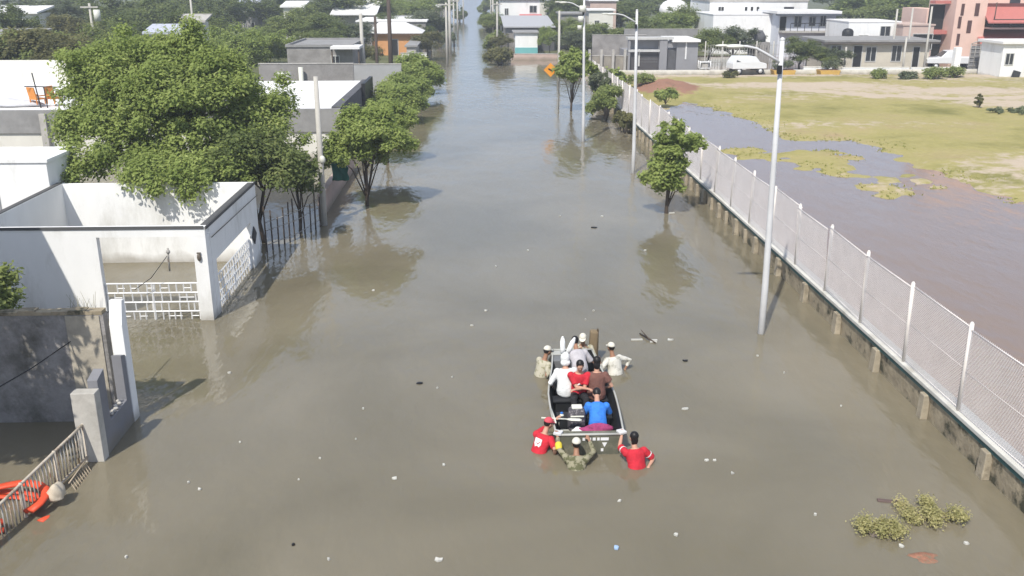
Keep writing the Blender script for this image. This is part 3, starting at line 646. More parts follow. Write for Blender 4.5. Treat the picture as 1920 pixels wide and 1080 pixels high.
def iron_gate(P, U, Lg, hh, seed, par, nm='gate', zb=-.85):
    """bars on a rectangle from P along U (unit), staggered panes"""
    g = random.Random(seed); b = MB(); P = Vector(P); U = Vector(U).normalized(); Z = Vector((0, 0, 1)); t = .026
    nrows = 7; rows = [zb+(hh-zb)*i/nrows for i in range(nrows+1)]
    for z in rows: b.tube([P+Z*z, P+U*Lg+Z*z], t, 4, smooth=False)
    for x in (0, Lg*.5, Lg): b.tube([P+U*x+Z*zb, P+U*x+Z*hh], t*1.2, 4, smooth=False)
    for r in range(nrows):
        x = 0
        while x < Lg:
            x += g.choice([.16, .2, .24, .3])
            if x < Lg: b.tube([P+U*x+Z*rows[r], P+U*x+Z*rows[r+1]], t*.75, 4, smooth=False)
            if g.random() < .35: 
                zz = (rows[r]+rows[r+1])/2; b.tube([P+U*x+Z*zz, P+U*min(Lg, x+.2)+Z*zz], t*.6, 4, smooth=False)
    return b.build(nm, IRONW, par)
iron_gate((a+.03, 24.72, 0), (1, 0, 0), c-a-.06, 1.05, 3, hs)
iron_gate((-7.46, 25.4, 0), (0, 1, 0), 4.05, 1.0, 4, hs)
# house outside the frame whose height shades that wall
nb = thing('neighbour_house', 'two storey white house beside the forecourt, casting the slanting shadow on its wall', 'house', (-16, 17.5, 0))
b = MB(); b.box(-20, -12.96, 11.5, 22, -1, 6.2); b.build('wall', WHITE, nb)
b = MB(); b.box(-20.1, -12.94, 11.4, 22.02, 6.2, 6.32); b.build('roof', CONCL, nb)
for y in (14, 18):
    for z in (1, 4): b = MB(); b.box(-12.96, -12.92, y, y+1.2, z, z+1.1); b.build('window', GLASS, nb)
# thin weeds at the wall foot
t = thing('dry_weed', 'dry twiggy weed growing up the white wall left of the front gate', 'plant', (-10.9, 24.4, 0)); b = MB()
for i in range(16):
    x = -10.9+random.uniform(-.35, .4); b.tube([(x, 24.45, -.2), (x+random.uniform(-.1, .1), 24.42, random.uniform(.25, .55)), (x+random.uniform(-.25, .25), 24.42, random.uniform(.5, .95))], [.012, .009, .004], 4)
b.build('stem', mat('dry_stem', (.3, .29, .22), .9), t)

# rough wall, garden screen and railing in the left foreground
rw = thing('rough_wall', 'rough unpainted grey wall with leaf shadows, left foreground', 'wall', (-10, 18.5, 0))
b = MB(); b.box(-16, -7.78, 18.4, 18.62, -1, 2.42); b.build('masonry', mat('rough_grey_render', (.30, .285, .275), .95, .25, 2.5, col2=(.12, .115, .10), c2=(.48, .7), bump=.8, dscale=1.1), rw)
b = MB(); pts = []
for i in range(24):
    x0 = -16+i*.342; h = .05+.05*random.random(); b.box(x0, x0+.337, 18.39, 18.63, 2.42, 2.42+h)
b.build('broken_top', STONE, rw)
b = MB(); b.box(-8.55, -7.86, 18.375, 18.4, -1, 2.40); b.build('bare_strip', mat('bare_block_strip', (.40, .36, .29), .95, .2, 3., bump=.4), rw)
gs = thing('garden_screen', 'grey and white garden screen wall with a slot, before the rough wall', 'wall', (-7.6, 17.6, 0))
b = MB(); b.prism([(16.86, -1), (18.34, -1), (18.34, 1.55), (18.12, 1.62), (18.12, .62), (17.22, .60), (17.22, 1.72), (16.86, 1.62)], 0, -7.62, -7.42); b.build('panel', DKGREY if False else mat('slate_grey', (.20, .20, .215), .85, .1, 1.5, bump=.1, tide=.6), gs, bevel=.01)  # panel in one slate grey, darker than the pillar and column
b = MB(); b.prism([(18.345, -1), (18.64, -1), (18.64, 2.68), (18.50, 2.70), (18.345, 2.2)], 0, -7.66, -7.40); b.build('white_column', WHITE, gs, bevel=.01)
b = MB(); b.box(-7.86, -7.40, 16.6, 16.855, -1, 1.46); b.build('pillar', mat('weathered_pillar', (.46, .44, .40), .9, .15, 2., col2=(.25, .23, .2), c2=(.55, .8)), gs, bevel=.012)
for i in range(7):
    b = MB(); b.ball((-7.52+random.uniform(-.05, .05), 17.3+i*.12, .645), (random.uniform(.03, .06), .05, .035), 7, 5)
    if i == 0: rub = MB()
    rub.v += []; rub.add(b.v, b.f, 0, True)
rub.build('rubble', CONCL, gs)
RUST = mat('rusty_cream_iron', (.50, .44, .36), .7, .15, 6., col2=(.25, .15, .09), c2=(.5, .65), dscale=5)
rl = thing('railing', 'leaning cream rusty iron railing running to the lower left corner', 'railing', (-8, 14.5, 0))
def rail_pt(t, z): # t 0 at pillar
    return Vector((-7.72-.62*t*(t > .0)*.9, 16.62-3.6*t, z-.28*t))
T = [i/8 for i in range(9)]
b = MB(); b.tube([rail_pt(t, .80) for t in T], .028, 6); b.tube([rail_pt(t, .12) for t in T], .024, 6); b.build('rail', RUST, rl)
for i in range(38):
    t = i/37
    b = MB(); b.tube([rail_pt(t, .80), rail_pt(t, .12)], .014, 5); b.build('baluster', IRONG if i % 3 else RUST, rl)
for t in (0, .27, .55, .82, 1.0):
    b = MB(); b.tube([rail_pt(t, .83), rail_pt(t, -.9)], .032, 6); b.build('post', RUST, rl)
    if .2 < t < .9:
        b = MB(); e = rail_pt(t, -.9); b.tube([rail_pt(t, .1), e+Vector((.32, -.25, .45))], .018, 5); b.build('brace', RUST, rl)
# broken wire tray hanging under the rail
t = thing('wire_basket', 'broken pale wire frame tangled on the railing near the pillar', 'wire frame', (-7.6, 15.9, .1)); b = MB()
for i in range(9): b.tube([(-7.62, 15.55+i*.09, .16), (-7.45, 15.5+i*.09, -.12)], .010, 4)
b.tube([(-7.45, 15.45, -.1), (-7.45, 16.3, -.06)], .014, 5); b.tube([(-7.62, 15.5, .16), (-7.62, 16.35, .2)], .014, 5); b.build('frame', mat('rusty_cream', (.42, .34, .25), .7, .2, 6.), t)
def cloth_blob(c, r, seed, n=20, m=12, amp=.22, flat=.35):
    b = MB(); b.ball((0, 0, 0), 1., n, m); out = []
    for v in b.v:
        x, y, z = v; k = 1+amp*(math.sin(3*x+seed)+math.sin(5*y+seed*2)*.7+math.sin(6*z+4*x+seed)*.5)*.6
        zz = z*r[2]*k
        if z < 0: zz *= flat
        out.append((c[0]+x*r[0]*k, c[1]+y*r[1]*k, c[2]+zz))
    b.v = out; return b
ORR = mat('orange_plastic', (.62, .075, .03), .5, .15, 4.)
t = thing('orange_barrier_net', 'coil of orange red plastic barrier draped behind the railing in the lower left', 'plastic barrier', (-8.6, 14.6, .1))
for k, (rr, z0, w) in enumerate(((.78, .24, .085), (.62, .10, .07), (.86, .0, .075))):
    b = MB(); pts = []
    for i in range(19):
        aa = -.4+i/18*5.6; pts.append((-8.55+math.cos(aa)*rr*(1+.06*math.sin(3*aa+k)), 14.75+math.sin(aa)*rr*.8, z0+.06*math.sin(2*aa+k*2)))
    b.tube(pts, w, 8, flat=.5); b.build('coil', ORR, t)
tag(cloth_blob((-7.62, 15.02, .2), (.16, .17, .2), 2, amp=.3).build('plastic_bag', mat('dirty_cream_bag', (.52, .45, .35), .7, .15, 6.)), 'crumpled cream plastic bag caught on the leaning railing', 'bag')
b = MB(); b.tube([Zat(-30, 742, 16.0), Zat(60, 690, 17.2), Zat(150, 628, 18.7), Zat(215, 575, 20.5)], .013, 5); tag(b.build('cable', BLACKM), 'thin black cable sagging across the rough grey wall', 'cable')
b = MB(); b.tube([Vector((-9.4, 24.5, .95)), Vector((-8.9, 24.45, 1.3)), Vector((-8.42, 24.5, 1.9))], .010, 5); tag(b.build('cable', BLACKM), 'thin black cable slanting across the front gate opening of the white house', 'cable')
b = MB(); b.tube([Vector((-7.3, 24.9, 2.3)), Vector((-7.28, 30.4, 2.25))], .012, 5); tag(b.build('cable', BLACKM), 'thin dark cable running along the street side of the white house wall', 'cable')

# fence, posts and sheet behind the white house corner
fp = thing('stick_fence', 'makeshift fence of thin dark sticks and wire between the white house and the concrete post', 'fence', (-6.8, 33, 0))
for i in range(11):
    x = -7.35+i*.13; y = 31.4+i*.34; h = 1.0+random.random()*.8
    b = MB(); b.tube([(x, y, -.9), (x+random.uniform(-.05, .05), y, h)], [.035, .025], 5); b.build('stick', BARK, fp)
for z in (.25, .75, 1.05):
    b = MB(); b.tube([(-7.35, 31.4, z), (-6.6, 33.2, z-.06), (-6.05, 34.9, z+.03)], .014, 4); b.build('rail', IRONG, fp)
t = thing('concrete_post', 'slim pale concrete utility post beside the teal sheet', 'post', (-5.95, 35.1, 0)); b = MB(); b.tube([(-5.95, 35.1, -1), (-5.92, 35.1, 5.6)], [.13, .085], 8); b.build('shaft', POLEC, t)
b = MB(); b.ball((-5.85, 35.0, 2.55), (.12, .12, .16), 8, 6); b.build('meter_box', LAMPG, t)
t = thing('teal_sheet', 'teal shade cloth hung behind the concrete post', 'sheet', (-6.0, 38.2, 1.3)); b = MB()
gr = [[(-6.1+i*.085+.03*math.sin(j), 38.6+.05*math.sin(i*1.7+j*.6), 1.0+(1.35-.8*(i/8))*j/8) for i in range(9)] for j in range(9)]
b.add([p for r in gr for p in r], [(j*9+i, j*9+i+1, j*9+i+10, j*9+i+9) for j in range(8) for i in range(8)], 0, True)
o = b.build('cloth', mat('teal_cloth', (.03, .15, .12), .8, .1), t, fixn=False); md = o.modifiers.new('thick', 'SOLIDIFY'); md.thickness = .01
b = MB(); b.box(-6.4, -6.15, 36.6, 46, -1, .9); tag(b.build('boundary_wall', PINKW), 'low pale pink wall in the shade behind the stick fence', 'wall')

# ------------------------------------------------------------------ mid and far buildings
FRAME = mat('pale_frame', (.5, .5, .48), .7, .1)
def house(name, label, x0, x1, y0, y1, z0, z1, wall, roof, over=.15, rt=.16, para=0., openings=(), cat='house', side=(), gable=None):
    t = thing(name, label, cat, ((x0+x1)/2, (y0+y1)/2, z0))
    b = MB(); b.box(x0, x1, y0, y1, z0-.8, z1); w = b.build('wall', wall, t)
    b = MB()
    if gable:
        rise, deep = gable; b.prism([(y0-over, z1+.003), (y1+over, z1+.003+rise), (y1+over, z1+.003+rise+rt), (y0-over, z1+.003+rt)], 0, x0-over, x1+over)
    elif para:
        b.box(x0-over, x1+over, y0-over, y1+over, z1, z1+.05)
        for q in ((x0-over, x1+over, y0-over, y0-over+.15), (x0-over, x1+over, y1+over-.15, y1+over), (x0-over, x0-over+.15, y0-over+.15, y1+over-.15), (x1+over-.15, x1+over, y0-over+.15, y1+over-.15)):
            b.box(*q, z1+.05, z1+.05+para)
    else: b.box(x0-over, x1+over, y0-over, y1+over, z1, z1+rt)
    b.build('roof', roof, t)
    for nm, u0, u1, v0, v1 in openings:      # fractions of the front face
        X0 = x0+(x1-x0)*u0; X1 = x0+(x1-x0)*u1; Z0 = z0+(z1-z0)*v0; Z1 = z0+(z1-z0)*v1
        b = MB(); f = .07
        for q in ((X0-f, X1+f, Z1, Z1+f), (X0-f, X1+f, Z0-f, Z0), (X0-f, X0, Z0, Z1), (X1, X1+f, Z0, Z1)): b.box(q[0], q[1], y0-.06, y0-.003, q[2], q[3])
        if nm == 'window': b.box((X0+X1)/2-.03, (X0+X1)/2+.03, y0-.05, y0-.02, Z0, Z1)
        fr = b.build(nm, FRAME, t)
        b = MB(); b.box(X0, X1, y0-.018, y0-.004, Z0, Z1); b.build('pane' if nm == 'window' else 'leaf', GLASS if nm == 'window' else DARK, fr)
    for nm, u0, u1, v0, v1 in side:          # on the +x face
        Y0_ = y0+(y1-y0)*u0; Y1_ = y0+(y1-y0)*u1; Z0 = z0+(z1-z0)*v0; Z1 = z0+(z1-z0)*v1
        b = MB(); b.box(x1+.004, x1+.03, Y0_, Y1_, Z0, Z1); b.build(nm, GLASS, t)
    return t
# long flat roofed house across the yard
lh = thing('flat_roofed_house', 'long low house with grey parapet and bright white flat roof behind the big tree', 'house', (-18, 55, 0))
b = MB(); b.box(-42, -7.15, 49.0, 63, -1, 1.45); b.build('wall', WHITE2, lh)
b = MB(); b.box(-42, -7.1, 48.9, 49.15, 1.453, 2.62); b.build('parapet', CONC, lh)
b = MB(); b.prism([(49.16, 2.35), (63, 2.62), (63, 2.4), (49.16, 2.1)], 0, -42, -7.6); b.build('roof', ROOFW, lh)
b = MB(); b.box(-42, -20.5, 62.7, 63.1, 2.4, 4.0); b.build('roof_wall', WHITE2, lh)
b = MB(); b.box(-7.58, -7.12, 49.16, 63, 1.46, 2.70); b.build('side_wall', DKGREY, lh)  # side turned from the sun, its shade put into the dark grey
b = MB(); b.prism([(49.0, -.9), (63, -.9), (63, 1.44), (49.0, 1.44)], 0, -7.149, -7.05); b.build('lower_side_wall', BLOCK, lh)
b = MB(); b.box(-7.11, -6.9, 58.5, 63.05, .4, 2.9); b.build('net_panel', BLACKM, lh)
for px in (85, 300, 640): 
    q = Zat(px, 240, 48.9); b = MB(); b.box(q.x-.16, q.x+.16, 48.70, 48.9, -.9, 2.45); b.build('column', CONCL, lh)
# things on its roof
def roof_chair(label, x, y, z, th):
    t = thing('garden_chair', label, 'chair', (x, y, z), 'orange chairs on the flat roof'); M = Matrix.Rotation(th, 3, 'Z')
    def part(nm, c, s, r=(0, 0, 0), m=None):
        b = MB(); b.obox((0, 0, 0), s, r); b.v = [tuple(Vector((x, y, z))+M@(Vector(v)+Vector(c))*.64) for v in b.v]; b.build(nm, m or OCH, t, bevel=.02)
    part('seat', (0, 0, .46), (.95, .9, .12)); part('backrest', (0, .45, .95), (.95, .12, 1.0), (-.18, 0, 0))
    for sx in (-.42, .42):
        part('armrest', (sx, 0, .72), (.1, .85, .1))
        for sy in (-.38, .38): part('leg', (sx, sy, .2), (.09, .09, .4))
OCH = mat('orange_chair', (.62, .24, .05), .6, .12)
q = G(72, 197, 2.5); roof_chair('orange chair with tall back on the roof, nearer the left edge', q.x, q.y, 2.55, 2.6)
q = G(92, 197, 2.5); roof_chair('orange chair turned aside on the roof, beside the black frame', q.x+.2, q.y+.3, 2.55, 1.2)
q = G(80, 199, 2.5); t = thing('pipe_frame', 'thin black pipe frame standing on the roof between the orange chairs', 'frame', (q.x, q.y, 2.5)); b = MB()
b.tube([(q.x-.1, q.y, 2.4), (q.x-.3, q.y, 4.25)], .035, 5); b.tube([(q.x+.25, q.y, 2.4), (q.x+.2, q.y, 3.5)], .03, 5); b.tube([(q.x-.8, q.y, 3.55), (q.x+1.1, q.y, 3.5)], .03, 5); b.build('pipe', BLACKM, t)
q = G(18, 195, 2.5); t = thing('roof_appliance', 'pale box appliance on the roof at the left edge', 'appliance', (q.x-1, q.y, 2.5)); b = MB(); b.box(q.x-2.2, q.x-.9, q.y, q.y+.9, 2.45, 3.55); b.build('casing', LAMPG, t, bevel=.03); b = MB(); b.box(q.x-1.5, q.x-1.1, q.y-.02, q.y-.003, 2.8, 3.3); b.build('grille', DKGREY, t)
b = cloth_blob((q.x+.6, q.y-.4, 2.5), (1.2, .5, .35), 4, amp=.25); tag(b.build('tarp', mat('pale_tarp', (.5, .5, .52), .7)), 'crumpled pale tarp lying on the roof at the left edge', 'tarp')
for px in (520, 528, 540):
    q = G(px, 147, 2.62); b = MB(); b.obox((q.x, q.y+.2, 2.78), (.3, .3, .34)); b.ball((q.x, q.y+.2, 2.95), .12, 8, 4); tag(b.build('roof_vent', LAMPG, bevel=.02), 'small white vent block on the rear edge of the white flat roof', 'vent', 'vents on the white flat roof')
# walls and grey flat house behind it
def wallbox(name, label, px0, px1, ptop, pbot, Y, dep, m, z0=None, cat='wall', cap=None):
    x0, x1, z0_, z1 = R(px0, ptop, px1, pbot, Y); z0 = z0_ if z0 is None else z0
    t = thing(name, label, cat, ((x0+x1)/2, Y, z0)); b = MB(); b.box(x0, x1, Y, Y+dep, z0-.6, z1); b.build('masonry', m, t)
    b = MB(); b.box(x0-.02, x1+.02, Y-.03, Y+dep+.03, z1+.002, z1+.06); b.build('coping', cap or CONCL, t); return t
wallbox('yard_wall', 'grey block wall before the flat grey house', 487, 662, 120, 152, 68, .25, BLOCK)
wallbox('yard_wall', 'pale grey concrete wall left of the tall dark utility pole', 663, 752, 121, 178, 72, .25, mat('pale_grey_wall', (.36, .36, .365), .9, .1, 1.))
x0, x1, z0, z1 = R(540, 88, 660, 125, 79)
house('grey_house', 'flat roofed unpainted grey house behind the block wall', x0, x1, 79, 88, 0, z1, BLOCK, CONC, .1, .1, .15, [('window', .68, .79, .55, .8)])
x0, x1, z0, z1 = R(622, 85, 676, 95, 78); b = MB(); t = thing('porch_roof', 'small white porch slab on thin posts beside the grey house', 'porch', (x0, 78, 0)); b.box(x0, x1, 77.2, 79.8, z1-.25, z1-.05); b.build('slab', ROOFW, t)
for xx in (x0+.1, x1-.1):
    b = MB(); b.tube([(xx, 77.4, -.5), (xx, 77.4, z1-.26)], .06, 6); b.build('post', BARK, t)
q = G(640, 133, 1.); b = MB(); b.tube([(q.x, 67.6, -.5), (q.x, 67.6, 3.1)], .17, 10); tag(b.build('white_pipe', LAMPG), 'short white pipe standing before the block wall of the grey house', 'pipe')
x0, x1, z0, z1 = R(699, 62, 783, 105, 118)
oh = house('orange_house', 'orange house with low white hipped roof and door beside the street', x0, x1, 118, 124, 0, z1, ORANGE, ROOFW, .5, .12, 0, [('door', .40, .56, .02, .72)])
for c in list(children(oh)):
    if c.name.startswith('roof'): bpy.data.objects.remove(c)
b = MB(); cx = (x0+x1)/2; b.add([(x0-.6, 117.4, z1), (x1+.6, 117.4, z1), (x1+.6, 124.6, z1), (x0-.6, 124.6, z1), (cx-2.2, 121, z1+1.15), (cx+1.2, 121, z1+1.15)], [(0, 1, 5, 4), (1, 2, 5), (2, 3, 4, 5), (3, 0, 4), (3, 2, 1, 0)]); b.build('roof', ROOFW, oh)
b = MB(); b.box(x0-.5, x1+.5, 117.5, 124.5, z1-.22, z1-.005); b.build('eaves', mat('brown_eaves', (.2, .12, .07), .8), oh)
wallbox('garden_wall', 'sunlit cream wall running to the street before the orange house', 752, 800, 100, 128, 98, .3, YEL if False else WHITE2)
x0, x1, z0, z1 = R(622, 13, 708, 28, 142); t = thing('long_shed', 'long white shed roof on pale posts above the flat grey house', 'shed', (x0, 142, 0)); b = MB(); b.prism([(140, z0+.2), (150, z1+.8), (150, z1+.65), (140, z0+.02)], 0, x0, x1); b.build('roof', ROOFW, t)
for u in (.05, .55, .9): b = MB(); xx = x0+(x1-x0)*u; b.tube([(xx, 141, -.5), (xx, 141, z0+.1)], .14, 6); b.build('post', POLEC, t)
b = MB(); b.box(x0+.3, x1-.5, 146, 149.5, -.5, z0); b.build('wall', WHITE2, t)
for nm, lab, px0, px1, pt, pb, Y, dp, wm, rm in [
    ('small_house', 'small house with cream roof among the trees left of the long shed', 533, 566, 14, 40, 140, 4, WHITE2, ROOFW),
    ('grey_shed', 'little grey house with two stepped roofs at the top between dark trees', 450, 484, 24, 42, 150, 6, BLOCK, CONC),
    ('pale_shed', 'pale low shed roof beside the bare pole at upper left', 338, 380, 42, 62, 104, 2.2, WHITE2, CONCL),
    ('blue_shed', 'bluish low shed roof just over the top of the big tree', 280, 336, 64, 85, 90, 2.4, WHITE2, mat('bluish_sheet_roof', (.45, .47, .55), .6, .1)),
    ('long_house', 'house with long pale roof in the top left corner', -30, 66, 26, 45, 112, 4, WHITE2, ROOFW),
    ('pink_shed', 'faded house behind the olive tree at the left edge', -30, 38, 78, 140, 80, 5, PINKW, CONC)]:
    x0, x1, z0, z1 = R(px0, pt, px1, pb, Y); house(nm, lab, x0, x1, Y, Y+dp, 0, z1, wm, rm, .4, .2, 0, [('window', .2, .35, .45, .75), ('door', .6, .75, 0, .65)], gable=(.6, 0))
x0, x1, z0, z1 = R(452, 5, 484, 20, 158); house('grey_shed', 'upper grey shed behind the little stepped house at the top', x0, x1, 158, 164, 0, z1, BLOCK, mat('bluish_sheet_roof', (.4, .4, .45)), .4, .2, 0, (), gable=(.8, 0))
# left street frontage far away: a row of low walls and house fronts
g = random.Random(3)
for k, (Y, ln, hh, m, lab) in enumerate([(104, 13, 2.0, CONCL, 'grey garden wall by the far left water edge'), (128, 14, 3.6, BLOCK, 'grey house front on the far left of the street behind the pole'), (150, 16, 3.2, WHITE2, 'off white house front far down the left side of the street'),
                                          (180, 22, 4.0, PINKW, 'faded house front farther down the left side of the street'), (225, 40, 4.5, BLOCK, 'distant grey house front at the far end of the street on the left')]):
    house('street_house', lab, (-15.5-k*.2) if k else -7.6, -6.6-.15*k, Y, Y+ln, 0, hh, m, ROOFW if k % 2 else CONC, .2, .18, 0, [('window', .3, .45, .4, .75)], side=[('window', .2, .3, .4, .75), ('door', .55, .63, .0, .7)])
# right bank
x0, x1, z0, z1 = R(966, 62, 1008, 88, 119)
wh = house('white_shed', 'small white shed with turquoise lower wall near the cross street', x0, x1, 119, 124, 0, z1, WHITE, CONC, .25, .12)
b = MB(); b.box(x0-.02, x1+.02, 118.95, 118.995, -.6, .9); b.build('lower_band', TURQ, wh)
x0, x1, z0, z1 = R(944, 28, 1042, 62, 124.6); zr = Zat(990, 29, 139).z; cr = mat('pale_corrugated_roof', (.40, .40, .41), .6, .06, 2., stretch=(5, 1, 1), bump=.3)
t = thing('corrugated_house', 'house with wide pale corrugated roof beside the far right bank', 'house', (x0, 125, 0)); b = MB(); b.prism([(124.7, 3.0), (139, zr-.15), (139, zr), (124.7, 3.15)], 0, x0, x1); b.build('roof', cr, t); b = MB(); b.box(x0+.4, x1-.4, 125.2, 139.5, -.5, 2.98); b.build('wall', BLOCK, t)
b = MB(); b.box(x0+3, x1-.1, 124.9, 125.15, 0, 2.4); b.build('grey_panel', DKGREY, t)
for nm, lab, px0, px1, pt, pb, Y, dp, wm, rm in [('grey_house', 'small plain grey house right of the corrugated roof', 1052, 1092, 27, 54, 128, 6, BLOCK, CONC), ('pale_house', 'pale house with low roof at the top edge behind the second lamp arm', 1106, 1156, 2, 30, 140, 8, PINKW, ROOFW),
                                        ('cream_house', 'long cream roofed house at the top edge behind the third lamp', 1010, 1072, 1, 22, 168, 8, WHITE2, ROOFW), ('pale_shed', 'low pale shed with white roof just behind the third lamp post', 1104, 1150, 20, 40, 126, 4, WHITE2, ROOFW)]:
    x0, x1, z0, z1 = R(px0, pt, px1, pb, Y); house(nm, lab, x0, x1, Y, Y+dp, 0, z1, wm, rm, .25, .18, 0, [('window', .25, .42, .45, .75), ('door', .62, .76, 0, .7)])
q = Zat(1264, 10, 142); t = thing('water_tower', 'domed white tank top rising above the trees at the top edge', 'tank', (q.x, 142, 0)); b = MB(); b.ball((q.x, 142, q.z-.6), (2.2, 2.2, 1.5), 16, 8); b.build('dome', ROOFW, t); b = MB(); b.tube([(q.x, 142, -.5), (q.x, 142, q.z-.8)], 1.9, 14); b.build('stand', WHITE2, t)
x0, x1, z0, z1 = R(938, 0, 1012, 36, 152)
rh = house('red_house', 'white house with dark red lower storey behind the corrugated roof', x0, x1, 152, 162, 0, z1, WHITE, CONC, .3, .25, 0, [('window', .12, .2, .62, .78), ('window', .75, .92, .68, .85), ('door', .05, .22, .2, .5)])
b = MB(); b.box(x0+.6, x1+.2, 151.9, 151.99, -.5, z1*.52); b.build('red_facade', mat('dark_red_paint', (.28, .045, .05), .8, .12), rh)
b = MB(); b.prism([(150.2, z1*.52), (152, z1*.62), (152, z1*.64), (150.2, z1*.54)], 0, x0+3, x1+.3); b.build('awning', mat('rose_awning', (.45, .15, .15), .8), rh)
wallbox('boundary_wall', 'stained pinkish wall along the flooded cross street', 958, 1122, 101, 128, 112, .3, PINKW, z0=0)
wallbox('boundary_wall', 'rough grey brown fence wall between the cross street and the grey gated house', 1100, 1178, 105, 139, 97, .25, mat('patchy_wall', (.26, .235, .20), .95, .25, 1.5, col2=(.36, .33, .28), c2=(.5, .7)), z0=.1)
for i in range(4):
    q = Zat(1105+i*22, 110, 96.9); b = MB(); b.box(q.x-.12, q.x+.12, 96.6, 96.95, -.4, 2.2); tag(b.build('wall_pillar', CONCL), 'slim pale pillar of the rough fence wall by the grey gated house', 'pillar', 'pillars of the rough fence wall')
wallbox('block_wall', 'tall grey block wall behind the second lamp arm', 1110, 1212, 66, 105, 103, .25, BLOCK, z0=.1)
wallbox('block_wall', 'grey block wall rising above the gated house', 1170, 1310, 55, 80, 108, .25, CONC, z0=.1)
x0, x1, z0, z1 = R(1176, 72, 1310, 138, 97.0)
gh = thing('gated_house', 'modern dark grey house front with wide sliding gate and narrow door', 'house', ((x0+x1)/2, 97, 0)); Wd = x1-x0; Hh = z1
def gx(px): return Zat(px, 110, 97).x
b = MB(); b.box(gx(1268), x1, 97, 103, -.4, z1-.35); b.box(gx(1236), gx(1250), 96.9, 97.4, -.4, z1-.1); b.box(x0, gx(1181), 96.9, 97.4, -.4, z1); b.box(gx(1181), gx(1236), 97.6, 97.8, z1*.66, z1-.2); b.box(gx(1250), gx(1268), 97.1, 97.4, z1*.72, z1-.4); b.box(x0, x1, 99.5, 103, -.4, z1*.6)
b.build('wall', GREYP, gh)
b = MB(); b.box(x0-.1, gx(1262), 96.8, 98.2, z1-.1, z1+.12); b.box(x0, gx(1236), 96.85, 97.3, z1*.6, z1*.66); b.build('canopy', mat('pale_grey_trim', (.48, .48, .47), .8), gh)
b = MB(); b.box(gx(1258), x1+.15, 96.6, 103.2, z1-.34, z1-.1); b.build('roof', ROOFW, gh)
b = MB(); b.box(gx(1182), gx(1235), 97.25, 97.35, .1, z1*.58); gt = b.build('gate', mat('charcoal_gate', (.075, .07, .072), .6, .1), gh)
b = MB()
for i in range(5): b.box(gx(1198), gx(1234), 97.22, 97.247, .9+i*.28, .93+i*.28)
b.build('slat', mat('light_slat', (.22, .22, .22), .5), gt)
b = MB(); b.box(gx(1197), gx(1200), 97.12, 97.247, .5, 2.2); b.build('handle', FRAME, gt)
b = MB(); b.box(gx(1251), gx(1267), 97.25, 97.32, .1, z1*.68); b.build('door', DKGREY, gh)
b = MB(); b.box(gx(1284), gx(1286.5), 96.93, 96.997, 1.2, 3.0); b.build('wall_light', IRONW, gh)
x0, x1, z0, z1 = R(1310, 95, 1332, 138, 96.4); t = thing('white_cart', 'small white framed cart beside the grey gated house', 'cart', (x0, 96.4, .1)); b = MB()
for xx in (x0, x1):
    for yy in (96.0, 96.8): b.tube([(xx, yy, .1), (xx, yy, 1.1)], .05, 5)
for zz in (.35, .95): b.box(x0, x1, 96.0, 96.8, zz, zz+.06)
b.build('frame', IRONW, t); b = MB(); b.box(x0+.25, x1-.2, 96.1, 96.7, .42, .82); b.build('crate', CONCL, t)
# white two storey house and its neighbours
x0, x1, z0, z1 = R(1335, 28, 1463, 75, 118)
w1 = house('white_house', 'tall plain white house wall with small dark vents below a long white upper floor', x0, x1, 118, 128, 0, z1, WHITE, ROOFW, .05, .1)
x0, x1, z0, z1 = R(1330, 3, 1515, 24, 128.2); b = MB(); b.box(x0, x1, 128.2, 140, 0, z1); b.build('upper_floor', WHITE, w1); b = MB(); b.box(x0-.1, x1+.1, 128.1, 140.1, z1, z1+.25); b.build('upper_roof', CONCL, w1)
for u in (.09, .12, .36, .42, .48): b = MB(); xx = x0+(x1-x0)*u; b.box(xx, xx+.3, 128.1, 128.195, z0+.3, z0+.75); b.build('vent', DARK, w1)
b = MB(); b.box(x0+(x1-x0)*.76, x0+(x1-x0)*.86, 128.1, 128.195, z0+.3, z0+.75); b.build('window', GLASS, w1)
x0, x1, z0, z1 = R(1463, 26, 1574, 75, 114)
w2 = house('balcony_house', 'white house with pitched slab roof, dark windows and balcony railing', x0, x1, 115, 122, 0, z1, mat('cool_white_plaster', (.56, .58, .64), .8, .05), ROOFW, .5, .3, 0, [('door', .01, .12, .60, .93), ('window', .27, .39, .70, .94), ('window', .53, .64, .72, .92), ('window', .73, .82, .72, .95)])
b = MB(); zb = z1*.62; b.box(x0, x1+1, 113.6, 115, zb-.25, zb-.05); b.build('balcony_slab', CONCL, w2)
b = MB(); b.tube([(x0+1, 113.7, zb+.85), (x1+1, 113.7, zb+.85)], .05, 5)
for i in range(9): b.tube([(x0+1+i*(x1-x0)/8, 113.7, zb-.05), (x0+1+i*(x1-x0)/8, 113.7, zb+.85)], .035, 5)
b.build('balcony_rail', BLACKM, w2); b = MB(); b.box(x0-.5, x1+.3, 113.9, 114.99, z1-.2, z1-.02); b.build('fascia', mat('slate_fascia', (.08, .09, .11), .7), w2)
x0, x1, z0, z1 = R(1550, 78, 1745, 126, 97.5)
w3 = house('low_house', 'low cream house with flat dark edged roof behind the white garden wall', x0, x1, 97.5, 104, .1, z1, mat('cream_plaster', (.52, .48, .40), .85, .1, 1., col2=(.3, .27, .22), c2=(.6, .85)), CONC, .7, .18, 0, [('window', .03, .12, .35, .85), ('door', .25, .33, .05, .85), ('window', .375, .47, .3, .8), ('window', .63, .72, .3, .85), ('door', .84, .90, .05, .8)])
b = MB(); b.box(x0-.7, x1+.7, 96.85, 98, z1-.16, z1-.004); b.build('eave', mat('brown_grey_eave', (.13, .11, .10), .9), w3)
